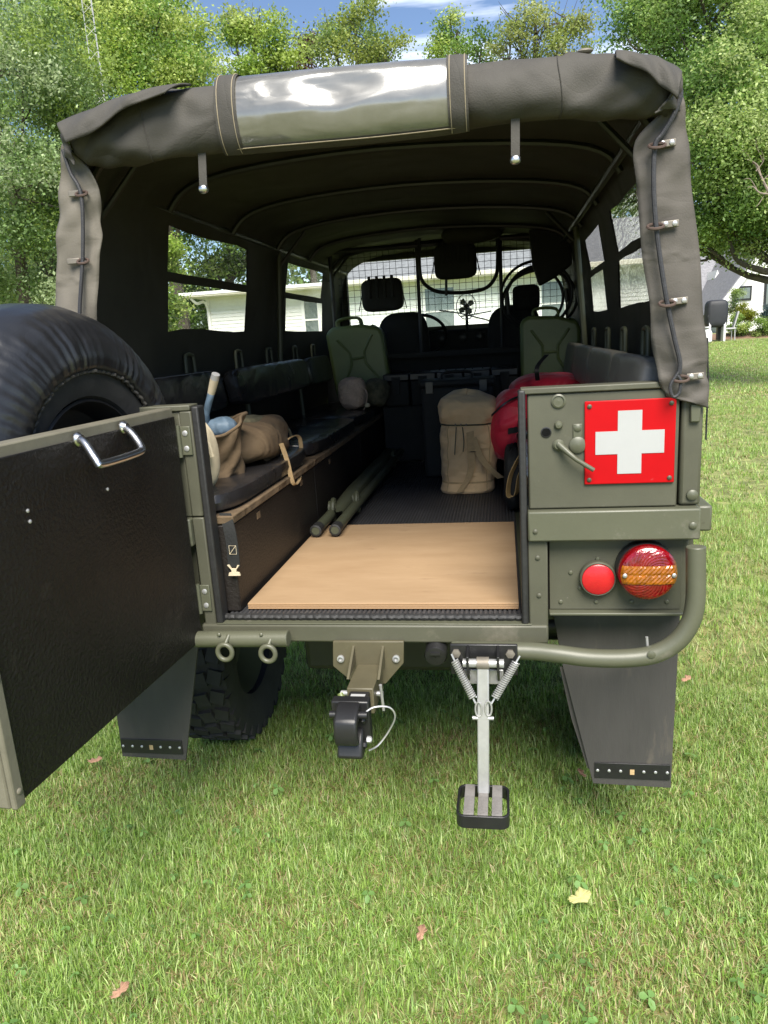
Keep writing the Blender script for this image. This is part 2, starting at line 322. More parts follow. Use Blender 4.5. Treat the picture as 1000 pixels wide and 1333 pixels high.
# ------------------------------------------------------------------ terrain
def gz(x, y):
    y = np.asarray(y, float); t = np.clip(y-4.0, 0, 26.0)
    return .0355*t*t/(t+2.2) + 0*np.asarray(x, float)
def fastmesh(name, v, tri, m_, col=None, parent=None, org=None):
    v = np.asarray(v, np.float64); org = np.array(org if org is not None else [v[:, 0].mean(), v[:, 1].mean(), v[:, 2].min()])
    me = bpy.data.meshes.new(name); n = len(tri)
    me.vertices.add(len(v)); me.vertices.foreach_set('co', (v-org).astype(np.float32).ravel())
    me.loops.add(n*3); me.loops.foreach_set('vertex_index', tri.astype(np.int32).ravel())
    me.polygons.add(n); me.polygons.foreach_set('loop_start', np.arange(0, n*3, 3, dtype=np.int32))
    me.update(calc_edges=True)
    if col is not None:
        a = me.color_attributes.new('Col', 'FLOAT_COLOR', 'POINT'); c4 = np.ones((len(v), 4), np.float32); c4[:, :3] = col; a.data.foreach_set('color', c4.ravel())
    me.materials.append(M[m_]); o = bpy.data.objects.new(name, me); COL.objects.link(o); ORG[o] = org; o.location = org
    if parent is not None: o.parent = parent; o.location = org-ORG[parent]
    return o
xs = np.concatenate([np.linspace(-400, -40, 10), np.linspace(-36, 36, 37), np.linspace(40, 400, 10)])
ys = np.concatenate([np.linspace(-300, -20, 8), np.linspace(-16, 40, 57), np.linspace(45, 500, 14)])
gx, gy = np.meshgrid(xs, ys); gv = np.stack([gx, gy, gz(gx, gy)], -1).reshape(-1, 3); nx = len(xs)
gt = []
for j in range(len(ys)-1):
    a = j*nx+np.arange(nx-1); gt.append(np.stack([a, a+1, a+nx+1], 1)); gt.append(np.stack([a, a+nx+1, a+nx], 1))
lawn = fastmesh('lawn', gv, np.concatenate(gt), 'ground', org=(0, 0, 0)); tag(lawn, kind='structure')
lawn.data.polygons.foreach_set('use_smooth', [True]*len(lawn.data.polygons))

# ------------------------------------------------------------------ grass
def lowf(x, y, s, seed):
    r = np.random.default_rng(seed); o = np.zeros_like(x)
    for k in range(7):
        a = r.uniform(0, 6.28); f = s*r.uniform(.6, 1.8); o += np.sin((x*np.cos(a)+y*np.sin(a))*f+r.uniform(0, 6.28))
    return o/7**.5
GREENS = np.array([(.245, .36, .08), (.29, .41, .105), (.18, .295, .055), (.34, .44, .145), (.25, .37, .125), (.43, .50, .22)])
STRAW = np.array([(.46, .38, .19), (.36, .30, .14), (.55, .47, .28), (.28, .20, .10)])
def blades(x, y, hmin, hmax, wd, seg=2, tuft=10, spread=.012):
    n = len(x)*tuft
    X = np.repeat(x, tuft)+rng.normal(0, spread, n); Y = np.repeat(y, tuft)+rng.normal(0, spread, n)
    big = lowf(X, Y, 3.2, 5); bare = lowf(X, Y, 6.5, 9)
    h = rng.uniform(hmin, hmax, n)*(1+.08*big)*(1-.08*np.clip(bare, 0, 1.5))
    az = lowf(X, Y, 4.0, 21)*1.2+rng.uniform(-3.1, 3.1, n); lean = np.abs(rng.normal(.55, .38, n))
    straw = rng.random(n) < .14+.13*np.clip(bare, -.9, 1.8)+.10*np.clip(lowf(X, Y, 14, 77), 0, 2)
    lean = np.where(straw, rng.uniform(.7, 1.4, n), np.clip(lean, .05, 1.35))
    d = np.stack([np.cos(az), np.sin(az)], 1)
    wv = np.stack([-d[:, 1], d[:, 0]], 1)*(wd*rng.uniform(.6, 1.3, n)/2)[:, None]
    tw = rng.uniform(-.6, .6, n)
    Z = gz(X, Y)-.004
    def P(t, wf):
        out = np.sin(lean*(.35+.65*t))*h*t; up = np.cos(lean*(.25+.75*t)*.95)*h*t
        c = np.stack([X+d[:, 0]*out, Y+d[:, 1]*out, Z+up], 1); o = np.zeros((n, 3)); o[:, :2] = wv*wf; o[:, 2] = tw*wd*wf*.4; return c-o, c+o
    a0, a1 = P(0, 1.0)
    ci = rng.integers(0, len(GREENS), n); c = GREENS[ci]*1.08*rng.uniform(.65, 1.35, (n, 1)); c = c*(1+.05*lowf(X, Y, 2.0, 33))[:, None]
    c = np.where(straw[:, None], STRAW[rng.integers(0, len(STRAW), n)], c)
    c = np.clip(c, .01, .8)
    if seg == 2:
        b0, b1 = P(.55, .85); t0, _ = P(1.0, 0)
        v = np.stack([a0, a1, b0, b1, t0], 1).reshape(-1, 3); k = np.arange(n)[:, None]*5
        tri = np.concatenate([k+np.array([[0, 1, 3]]), k+np.array([[0, 3, 2]]), k+np.array([[2, 3, 4]])]); cc = np.repeat(c, 5, 0)
    else:
        t0, _ = P(1.0, 0); v = np.stack([a0, a1, t0], 1).reshape(-1, 3); k = np.arange(n)[:, None]*3; tri = k+np.array([[0, 1, 2]]); cc = np.repeat(c, 3, 0)
    return v, tri, cc
vv, tt, ccs = [], [], []; off = 0
def addb(t):
    global off
    vv.append(t[0]); tt.append(t[1]+off); ccs.append(t[2]); off += len(t[0])
def scatter(x0, x1, y0, y1, dens): n = int((x1-x0)*(y1-y0)*dens); return rng.uniform(x0, x1, n), rng.uniform(y0, y1, n)
x, y = scatter(-1.65, 1.75, -.8, 1.15, 3900); addb(blades(x, y, .022, .056, .0031, 2, 10, .014))
x, y = scatter(-2.2, 2.2, -1.3, 1.4, 1500); k = ~((x > -1.65) & (x < 1.75) & (y > -.8) & (y < 1.15)); addb(blades(x[k], y[k], .024, .058, .0042, 1, 10, .014))
x, y = scatter(-2.2, 2.2, -1.3, 1.4, 1500); addb(blades(x, y, .018, .034, .0045, 1, 8, .016))
x, y = scatter(-3.5, 4.2, 1.4, 4.5, 800); k = ~((x > -.7) & (x < .6) & (y > 2.4)); addb(blades(x[k], y[k], .032, .07, .0055, 1, 9, .02))
for a_, b_, c_, d_ in ((-3.5, -2.2, -1.3, 1.4), (2.2, 4.0, -1.3, 1.4)):
    x, y = scatter(a_, b_, c_, d_, 500); addb(blades(x, y, .032, .07, .006, 1, 8, .02))
x, y = scatter(-1, 9, 4.5, 11, 190); addb(blades(x, y, .035, .07, .011, 1, 8, .04))
x, y = scatter(-9, -1, 4.5, 11, 70); addb(blades(x, y, .035, .07, .016, 1, 8, .05))
x, y = scatter(1, 15, 11, 25.5, 75); addb(blades(x, y, .035, .07, .022, 1, 7, .07))
g = fastmesh('grass', np.concatenate(vv), np.concatenate(tt), 'grass', np.concatenate(ccs), org=(0, 0, 0))
tag(g, 'short green lawn grass with straw coloured blades mixed in', 'grass', kind='stuff')
# clover: three round leaflets on short stems
nc = 520; cx = rng.uniform(-2, 2, nc); cy = rng.uniform(-1.2, .9, nc); keep = (lowf(cx, cy, 5, 3) > .35) | (rng.random(nc) < .12); cx, cy = cx[keep], cy[keep]
V, T, Cc = [], [], []; o_ = 0
for a_, b_ in zip(cx, cy):
    z = rng.uniform(.035, .06); ro = rng.uniform(0, 6.28); sz = rng.uniform(.005, .0115); tl = rng.normal(0, .25, 2); cl = np.array([.17, .30, .09])*rng.uniform(.8, 1.3)
    for q in range(3):
        f = ro+q*2.094; d = np.array([math.cos(f), math.sin(f)]); s_ = np.array([-d[1], d[0]])
        for (u, w_) in ((0, 0), (.9, .75), (1.7, .55), (1.95, 0), (1.7, -.55), (.9, -.75)):
            p = (d*u+s_*w_)*sz; V.append((a_+p[0], b_+p[1], z+p@tl-.0018*u*u))
        T += [(o_, o_+1, o_+2), (o_, o_+2, o_+3), (o_, o_+3, o_+4), (o_, o_+4, o_+5)]; Cc += [cl]*6; o_ += 6
cv = fastmesh('clover', np.array(V), np.array(T), 'grass', np.array(Cc), org=(0, 0, 0)); tag(cv, 'small clover leaflets growing among the lawn grass', 'clover', kind='stuff')

# ------------------------------------------------------------------ trees
def leafcloud(C, per, rad, size, cols, up=.35, var=.28, aspect=.62):
    n = len(C)*per; c = np.repeat(C, per, 0)+rng.normal(0, 1, (n, 3))*rad*np.array([1, 1, .75])
    nrm = rng.normal(0, 1, (n, 3)); nrm[:, 2] += up*2; nrm /= np.linalg.norm(nrm, axis=1)[:, None]
    t = np.cross(nrm, rng.normal(0, 1, (n, 3))); t /= np.linalg.norm(t, axis=1)[:, None]; b = np.cross(nrm, t)
    s = size*rng.uniform(.6, 1.35, n)[:, None]
    fold = nrm*s*.12
    v = np.stack([c-t*s*.5, c+b*s*aspect*.5+fold, c+t*s*.5, c-b*s*aspect*.5+fold], 1).reshape(-1, 3)
    k = np.arange(n)[:, None]*4; tri = np.concatenate([k+np.array([[0, 1, 2]]), k+np.array([[0, 2, 3]])])
    cols = np.asarray(cols); clus = np.repeat(cols[rng.integers(0, len(cols), len(C)//6+1)], 6, 0)[:len(C)]*rng.uniform(1-var, 1+var, (len(C), 1))
    cc = np.repeat(clus, per, 0)*rng.uniform(.75, 1.25, (n, 1)); return v, tri, np.repeat(cc, 4, 0)
def tree(name, base, lobes, label, cols, per=26, size=.11, rad=.30, trunk_r=.22, group=None, cat='tree', shell=.45, dead=False, up=.35, lean=0., branchmat='bark', bare=0):
    bz = float(gz(base[0], base[1])); b0 = np.array([base[0], base[1], bz]); root = empty(name, b0, label, cat, group)
    P = []
    for (cx_, cy_, cz_, rx_, ry_, rz_, nc_) in lobes:
        np_ = max(3, nc_//6); d = rng.normal(0, 1, (np_, 3)); d /= np.linalg.norm(d, axis=1)[:, None]; r = (rng.uniform(shell**3, 1, np_)**(1/3))[:, None]
        ctr_ = np.array([cx_, cy_, cz_])+d*r*np.array([rx_, ry_, rz_])*.92
        q_ = rng.normal(0, 1, (np_, 6, 3))*np.array([rx_*.17, ry_*.17, rz_*.085])*rng.uniform(.6, 1.4, (np_, 1, 1))
        q_[..., 2] -= .12*(np.abs(q_[..., 0])+np.abs(q_[..., 1]))
        P.append((ctr_[:, None, :]+q_).reshape(-1, 3))
    P = np.concatenate(P)
    v, t, c = leafcloud(P, int(per*2.7), rad*.76, size*.66, cols, up)
    fastmesh('crown', v, t, 'leaf', c, root)
    top = max(l[2] for l in lobes); cxm = np.mean([l[0] for l in lobes]); cym = np.mean([l[1] for l in lobes])
    tb = MB(); tr = [Vector((b0[0], b0[1], bz-.1))]
    for k in range(1, 8):
        f = k/7; tr.append(Vector((b0[0]+(cxm-b0[0])*f**1.5+.12*math.sin(k*1.7), b0[1]+(cym-b0[1])*f**1.5+.1*math.cos(k*2.1), bz+(top-bz)*f)))
    tb.tube(tr, [trunk_r*(1.25 if k == 0 else 1-.78*k/7) for k in range(8)], 9)
    tb.build('trunk', branchmat, root)
    lb = MB()
    for i, l in enumerate(lobes):
        f = min(.9, max(.25, (l[2]-bz)/(top-bz)*.62)); i0 = f*7; a = tr[int(i0)].lerp(tr[min(7, int(i0)+1)], i0-int(i0))
        e = Vector(l[:3]); md = a.lerp(e, .5)+Vector((0, 0, -.25)); rr = trunk_r*.42*(1-.4*f)
        lb.tube(smoothpath([a, md, e], 4), [rr*(1-.8*q/8) for q in range(9)], 6)
        for q in range(5+bare):
            d = rng.normal(0, 1, 3); d /= np.linalg.norm(d); tip = e+Vector(d*np.array(l[3:6])*(.85 if not bare else 1.05)); st = md.lerp(e, rng.uniform(.2, 1))
            m2 = st.lerp(tip, .5)+Vector(rng.normal(0, .12, 3))
            lb.tube(smoothpath([st, m2, tip], 3), [rr*.38*(1-.85*z/6) for z in range(7)], 5)
    lb.build('limbs', branchmat, root)
    return root
def at(px, py, Y): p = pt(px, py, 1, Y); return p
def lobe(px, py, Y, rpx, rpy=None, n=40, dy=None):
    p = at(px, py, Y); s = (Y+1.8)/F; rpy = rpy or rpx; return (p[0], p[1], p[2], rpx*s, dy or rpx*s*.9, rpy*s, n)
LG = [(.21, .315, .075), (.255, .35, .09), (.145, .24, .055), (.31, .39, .12)]
LY = [(.34, .43, .105), (.28, .38, .085), (.42, .49, .16), (.19, .30, .07), (.15, .24, .055)]
LGR = [(.24, .325, .145), (.165, .245, .09), (.33, .40, .22), (.12, .19, .06), (.25, .335, .085)]
LD = [(.07, .115, .03), (.09, .145, .04), (.06, .10, .028)]
LBR = [(.10, .055, .035), (.13, .075, .045), (.08, .05, .03)]
tree('maple_tree', (at(38, 400, 11)[0], 11), [lobe(30, 90, 11, 95, 75, 170), lobe(20, 240, 10.2, 75, 70, 150), lobe(70, 330, 10.6, 55, 60, 80), lobe(-70, 200, 11, 90, 130, 120), lobe(-60, 350, 10.5, 60, 50, 70), lobe(85, 190, 11.5, 45, 60, 80), lobe(20, 350, 12.5, 70, 50, 80)],
     'grey green broadleaf tree at the edge of the lawn, trunk beside the rolled truck cover', LGR, 30, .095, .26, .17)
tree('yellow_green_tree', (at(190, 300, 24)[0], 26), [lobe(205, 45, 25, 58, 60, 200), lobe(165, 95, 24.5, 60, 55, 170), lobe(245, 100, 25, 42, 34, 110), lobe(140, 20, 26, 55, 55, 130), lobe(175, -50, 26, 75, 60, 80), lobe(250, 215, 25, 60, 60, 50), lobe(170, 230, 25, 70, 70, 60)],
     'tall sunny yellow green tree behind the lattice mast', LY, 30, .17, .42, .3)
tree('tall_oak_tree', (at(95, 300, 30)[0], 32), [lobe(95, 60, 31, 80, 80, 150), lobe(60, 180, 31, 90, 80, 160), lobe(20, 20, 32, 90, 70, 130), lobe(110, 260, 31, 70, 70, 120), lobe(-40, 120, 32, 90, 120, 100), lobe(40, 310, 31, 90, 70, 140)],
     'tall mid green oak standing back behind the grey green tree', LG, 30, .2, .5, .35)
tree('light_green_tree', (at(335, 300, 34)[0], 36), [lobe(328, 30, 35, 26, 24, 36), lobe(360, 58, 35, 28, 28, 44), lobe(325, 92, 35, 40, 20, 44), lobe(303, 42, 35, 12, 9, 8), lobe(368, 95, 35, 34, 24, 30), lobe(330, 200, 35, 70, 60, 40)],
     'light green tree behind the house, beside the copper leaved tree', LY, 26, .22, .42, .3)
tree('copper_tree', (at(402, 300, 38)[0], 38), [lobe(402, 62, 38, 14, 20, 26), lobe(400, 95, 38, 26, 26, 36), lobe(404, 150, 38, 30, 40, 24)],
     'copper brown leaved tree rising behind the house', LBR, 26, .2, .34, .22)
tree('poplar_tree', (at(470, 300, 36)[0], 37), [lobe(432, 45, 36, 24, 36, 36), lobe(482, 40, 36, 36, 38, 50), lobe(460, 80, 36, 50, 26, 40), lobe(500, 70, 36, 20, 22, 16), lobe(465, 160, 36, 60, 60, 34)],
     'blue green tree with twin domed tops behind the house', [(.19, .27, .085), (.24, .31, .10), (.29, .34, .09)], 26, .22, .42, .3)
tree('small_leaved_tree', (at(595, 300, 36)[0], 37), [lobe(590, 40, 36, 20, 26, 22), lobe(628, 55, 36, 22, 30, 26), lobe(575, 70, 36, 18, 22, 18), lobe(600, 85, 36, 50, 26, 32), lobe(600, 160, 36, 60, 60, 30)],
     'yellow green tree with separate leafy tips behind the house', LY, 24, .20, .36, .26)
tree('sparse_tree', (at(690, 300, 33)[0], 34), [lobe(672, 22, 33, 24, 26, 16), lobe(735, 20, 33, 26, 22, 11), lobe(660, 65, 33, 22, 26, 20), lobe(738, 60, 33, 28, 20, 18), lobe(700, 95, 33, 60, 24, 26), lobe(700, 40, 33, 30, 30, 5)],
     'thin leaved tree with bare twigs showing against the sky', [(.25, .30, .09), (.20, .26, .08), (.30, .33, .12)], 22, .19, .36, .26, bare=9)
RM = [lobe(845, 40, 12.5, 34, 50, 60), lobe(920, 30, 12, 65, 60, 150), lobe(1000, 60, 11.8, 70, 80, 120), lobe(905, 120, 11.6, 60, 50, 130), lobe(985, 150, 11.2, 60, 60, 120), lobe(925, 205, 11.3, 52, 42, 110), lobe(990, 240, 11.4, 50, 42, 90), lobe(925, 270, 12, 45, 36, 75), lobe(975, 305, 12.2, 40, 22, 45), lobe(1060, 200, 12.4, 70, 120, 120), lobe(1070, 40, 13, 80, 90, 80), lobe(890, 310, 12.4, 22, 18, 18), lobe(850, -40, 12.6, 60, 40, 50), lobe(960, -60, 12.6, 90, 50, 80)]
bm_ = tree('maple_tree', (at(1075, 400, 12.4)[0], 12.4), RM, 'big green maple with a low curved limb beside the white neighbour house', [(.26, .37, .115), (.32, .42, .145), (.18, .285, .08), (.39, .47, .19), (.13, .22, .06)], 46, .085, .25, .26)
lp = [pt(1075, 330, 1, 12.4), pt(1010, 352, 1, 12.2), pt(985, 350, 1, 12.1), pt(962, 340, 1, 12), pt(952, 322, 1, 12), pt(948, 300, 1, 12)]
MB().tube(smoothpath(lp, 5), [.075-.05*k/25 for k in range(26)], 8).build('low_limb', 'bark', bm_)
d_ = MB()
def dtw(q, r0, Y=10.6):
    pp = [Vector(pt(a_, b_, 1, Y))+Vector(rng.normal(0, .015, 3)) for a_, b_ in q]; pp = smoothpath(pp, 4); d_.tube(pp, [r0*(1-.75*i/len(pp)) for i in range(len(pp))], 6)
dtw([(1012, 268), (1000, 246), (990, 228), (982, 216), (975, 207)], .024); dtw([(990, 228), (984, 214), (978, 205)], .016); dtw([(1004, 252), (992, 250), (980, 243), (972, 245)], .014)
for q in (((986, 221), (994, 206), (993, 196)), ((982, 214), (974, 200), (966, 196)), ((994, 234), (1004, 220), (1008, 205)), ((984, 245), (976, 236), (968, 234)), ((996, 206), (986, 190), (984, 180)), ((1000, 244), (990, 262), (984, 268))): dtw(q, .007)
d_.build('dead_branch', 'deadwood', bm_)
for px, Y, rp, n_, lab in ((300, 31, 70, 70, 'dark green tree behind the left end of the white house'), (-10, 38, 120, 90, 'dark green tree deep in the woods past the oak'), (830, 40, 60, 60, 'dark green tree behind the right end of the white house'), (960, 44, 80, 70, 'dark green tree behind the neighbour house roof')):
    b0 = at(px, 400, Y); tree('woodland_tree', (b0[0], Y), [lobe(px-rp*.4, 330, Y, rp*.9, rp*.7, n_), lobe(px+rp*.5, 300, Y, rp*.8, rp*.7, n_), lobe(px, 240, Y, rp*.8, rp*.6, n_), lobe(px, 390, Y, rp, rp*.5, n_)], lab, LD+LG, 26, .22, .5, .3, group='dark trees standing behind the houses')
# yellow shrubs seen through the side pane
for px, py, Y, rp, cols, lab in ((205, 325, 17, 24, LY, 'yellow green shrub tree by the house corner, seen through the long side pane'), (205, 400, 15, 22, LG+LY, 'leafy green shrub at the corner of the white house')):
    b0 = at(px, 430, Y); tree('garden_shrub', (b0[0], Y), [lobe(px, py, Y, rp, rp, 60), lobe(px-rp, py+12, Y, rp, rp, 50), lobe(px+rp*.3, py+30, Y, rp*.7, rp*.8, 40)], lab, cols, 26, .12, .22, .08, cat='shrub')
# far wood behind everything
vw = []
for k in range(2600):
    a_ = rng.uniform(-120, 95); vw.append((a_, 62+rng.uniform(-4, 4), 1+rng.uniform(0, 1)**.7*(9+2.5*math.sin(a_*.3)+1.5*math.sin(a_*.81))))
v, t, c = leafcloud(np.array(vw), 24, .95, .6, LD+LG); fw_ = fastmesh('far_woods', v, t, 'leaf', c); tag(fw_, 'dark band of distant woodland behind the houses', 'woods', kind='stuff')

# ------------------------------------------------------------------ radio mast
mb0 = at(128, 420, 22); mz = float(gz(mb0[0], 22)); mast = empty('radio_mast', (mb0[0], 22, mz), 'slim grey lattice radio mast standing among the tall trees', 'mast')
lo_ = at(133, 135, 22)[0]; LX = [(-.16, -.09), (.16, -.09), (.0, .18)]
for lx, ly in LX: rod('mast_leg', (lo_+lx, 22+ly, mz-.05), (lo_+lx, 22+ly, 17.5), .014, 'galv', mast, 6)
br = MB()
for k in range(52):
    z0 = mz+k*.32
    for i in range(3):
        a_, b_ = LX[i], LX[(i+1) % 3]
        if k % 2: a_, b_ = b_, a_
        br.tube([(lo_+a_[0], 22+a_[1], z0), (lo_+b_[0], 22+b_[1], z0+.32)], .005, 4)
br.build('bracing', 'galv', mast)

# ------------------------------------------------------------------ white house ahead
HY = 21.0; cL = at(270, 400, HY)[0]; cR = at(850, 400, HY)[0]; hz = float(gz(0, HY)); EZ = 3.12
house = empty('white_house', ((cL+cR)/2, HY, hz), 'long white siding house in front of the truck, seen through its windows', 'house')
wl = MB(); nb = int((EZ-hz)/.105)
for k in range(nb+1):
    z0 = hz-.1+k*.105*1.02; wl.add([(cL, HY-.004, z0+.107), (cR, HY-.004, z0+.107), (cR, HY-.022, z0), (cL, HY-.022, z0), (cL, HY-.004, z0), (cR, HY-.004, z0)], [(0, 1, 2, 3), (3, 2, 5, 4)])
wl.box(cL, cR, HY, HY+7, hz-.2, EZ); wl.build('wall', 'siding', house, smooth=False, fix=False)
MB().box(cL-.02, cL+.09, HY-.035, HY+.1, hz-.1, EZ).build('corner_board', 'trim', house)
MB().box(cL-.55, cR+.5, HY-.52, HY+.1, EZ-.02, EZ+.03).build('soffit', 'trim', house)
MB().box(cL-.6, cR+.55, HY-.64, HY-.52, EZ-.03, EZ+.12).build('gutter', 'gutter', house, bevel=.02)
cM = at(436, 390, HY)[0]
MB().prism([(HY-.62, EZ+.1), (HY+3.6, EZ+1.75), (HY+7.6, EZ+.1)], 0, cM, cR+.55).build('roof', 'shingle', house)
MB().prism([(HY-.66, EZ+.122), (HY+7.6, EZ+.05), (HY+7.6, EZ-.1), (HY-.66, EZ+.03)], 0, cL-.62, cM-.01).build('flat_roof', 'trim', house)
MB().tube(smoothpath([(cL-.3, HY-.55, EZ-.03), (cL-.18, HY-.4, EZ-.2), (cL+.04, HY-.08, EZ-.35), (cL+.04, HY-.08, hz+.1)], 5), .045, 8).build('downspout', 'trim', house)
def housewin(x0, x1, z0, z1):
    f = MB(); w_ = .09
    for bx in ((x0-w_, x0, z0-w_, z1+w_), (x1, x1+w_, z0-w_, z1+w_), (x0, x1, z1, z1+w_), (x0, x1, z0-w_, z0), (x0, x1, (z0+z1)/2-.025, (z0+z1)/2+.025)): f.box(bx[0], bx[1], HY-.07, HY, bx[2], bx[3])
    wn = f.build('window', 'trim', house); MB().box(x0, x1, HY-.04, HY-.01, z0, z1).build('pane', 'hglass', wn)
a_ = at(553, 372, HY)[0]; b_ = at(590, 372, HY)[0]; housewin(a_, b_, 1.55, EZ-.25)
for px0, px1 in ((395, 412), (705, 735)): housewin(at(px0, 380, HY)[0], at(px1, 380, HY)[0], 1.6, EZ-.3)
MB().box(at(560, 340, HY)[0]-.25, at(560, 340, HY)[0]+.25, HY+3.4, HY+3.9, EZ+1.2, EZ+2.4).build('chimney', 'brick', house)

# ------------------------------------------------------------------ neighbour house on the right
NY = 33.0; nz = float(gz(0, NY)); p0 = pt(935, 412, 1, NY)
nh = empty('neighbour_house', (p0[0]+4, NY+3, nz), 'white gabled neighbour house with grey shingle roof and dormers under the maple', 'house')
gx0 = at(937, 397, NY)[0]; apx = at(1026, 290, NY); gw = (apx[0]-gx0); ez = at(937, 397, NY)[2]
MB().prism([(gx0, nz-.2), (gx0+2*gw, nz-.2), (gx0+2*gw, ez), (gx0+gw, apx[2]+.3), (gx0, ez)], 1, NY, NY+6).build('gable_wall', 'siding', nh)
def slab(a, b, y0, y1, th=.14):
    a = Vector((a[0], 0, a[1])); b = Vector((b[0], 0, b[1])); n_ = Vector((-(b-a).z, 0, (b-a).x)).normalized()*th; n_ = n_ if n_.z > 0 else -n_
    return MB().prism([(a.x, a.z), (b.x, b.z), (b.x+n_.x, b.z+n_.z), (a.x+n_.x, a.z+n_.z)], 1, y0, y1)
sl_ = (apx[2]+.3-ez)/gw
slab((gx0-.35, ez-.35*sl_), (gx0+gw, apx[2]+.3), NY-.35, NY+6.3).build('roof', 'shingle', nh)
slab((gx0+gw, apx[2]+.3), (gx0+2*gw+.3, ez-.3*sl_), NY-.35, NY+6.3).build('roof', 'shingle', nh)
slab((gx0-.36, ez-.36*sl_-.2), (gx0+gw, apx[2]+.1), NY-.42, NY-.36, .22).build('bargeboard', 'trim', nh)
# lower wing reaching left with steep roof and little dormers
wx0 = at(880, 400, NY+4)[0]; wx1 = gx0+1.0
wt = at(930, 338, NY+7)[2]; we = at(930, 402, NY+3.5)[2]
MB().box(wx0, wx1, NY+4, NY+10, nz-.2, we).build('wing_wall', 'siding', nh)
MB().prism([(NY+3.5, we-.05), (NY+7, wt+.2), (NY+10.6, we-.05)], 0, wx0-.3, wx1+1.2).build('wing_roof', 'shingle', nh)
for px in (931, 941):
    c_ = at(px, 378, NY+4.3); q = at(px, 352, NY+4.3)
    dm = MB().prism([(c_[0]-.17, c_[2]-.35), (c_[0]+.17, c_[2]-.35), (c_[0]+.17, c_[2]+.35), (c_[0], q[2]), (c_[0]-.17, c_[2]+.35)], 1, NY+4.0, NY+6.5).build('dormer', 'trim', nh)
    MB().box(c_[0]-.09, c_[0]+.09, NY+3.97, NY+4.02, c_[2]-.2, c_[2]+.25).build('pane', 'hglass', dm)
for px, py, w_, h_ in ((966, 382, .30, .22), (1010, 382, .4, .45)):
    c_ = at(px, py, NY); f = MB().box(c_[0]-w_-.08, c_[0]+w_+.08, NY-.06, NY, c_[2]-h_-.08, c_[2]+h_+.08).build('window', 'black', nh); MB().box(c_[0]-w_, c_[0]+w_, NY-.08, NY-.055, c_[2]-h_, c_[2]+h_).build('pane', 'hglass', f)

# ------------------------------------------------------------------ garden things on the right
by = 26.0; bzz = float(gz(0, by)); bx0 = at(915, 440, by)[0]
def bedf(u, v_): return (bx0-1+u*9, by+.2+v_*5+.25*math.sin(u*9), bzz-.05+.28*math.sin(math.pi*min(1, v_*1.2)**.5)+.05*math.sin(u*23)*v_)
bd = MB().grid(bedf, 28, 8).build('planting_bed', 'mulch'); tag(bd, kind='structure')
gp = at(931, 436, by-.3); gz0 = float(gz(0, by-.3)); gr = empty('barbecue_grill', (gp[0], by-.3, gz0), 'black covered barbecue on white legs beside the planting bed', 'grill')
W_ = .70
MB().blob((gp[0], by-.3, gz0+.94), (W_/2, .28, .46), 16, 12, 5).build('lid_cover', 'grill', gr)
MB().box(gp[0]-W_/2+.02, gp[0]+W_/2-.02, by-.55, by-.05, gz0+.78, gz0+.9).build('body', 'black', gr, bevel=.02)
for sx in (-1, 1): MB().box(gp[0]+sx*.24-.03, gp[0]+sx*.24+.03, by-.55, by-.1, gz0, gz0+.8).build('leg', 'plas', gr)
MB().box(gp[0]+.1, gp[0]+W_/2, by-.2, by-.02, gz0+.05, gz0+.8).build('back_panel', 'black', gr)
ga = at(921, 436, by-.7); gc = empty('gas_bottle', (ga[0], by-.7, float(gz(0, by-.7))), 'small white gas bottle standing by the covered barbecue', 'gas bottle'); zz = ORG[gc][2]
MB().lathe([(.001, 0), (.11, .0), (.15, .05), (.15, .34), (.11, .42), (.04, .45), (.001, .46)], 16, Matrix.Translation((ga[0], by-.7, zz))).build('tank', 'plas', gc)
MB().tube([(ga[0]+.09*math.cos(k*.7), by-.7+.09*math.sin(k*.7), zz+.52) for k in range(9)], .02, 6, closed=True).build('collar_guard', 'plas', gc)
ca = at(946, 436, by-.1); cz = float(gz(0, by)); ch = empty('garden_chair', (ca[0], by-.1, cz), 'grey garden armchair between the barbecue and the shrubs', 'chair')
MB().box(ca[0]-.24, ca[0]+.24, by-.35, by+.12, cz+.38, cz+.43).build('seat', 'galv', ch, bevel=.01)
MB().box(-.24, .24, -.025, .025, 0, .55, Matrix.Translation((ca[0]+.2, by-.1, cz+.42))@Matrix.Rotation(R(14), 4, 'Y')@Matrix.Rotation(R(80), 4, 'Z')).build('backrest', 'galv', ch, bevel=.01)
for sx, sy in ((-1, -1), (1, -1), (-1, 1), (1, 1)): rod('leg', (ca[0]+sx*.21, by-.12+sy*.2, cz), (ca[0]+sx*.2, by-.12+sy*.19, cz+.4), .02, 'galv', ch, 6)
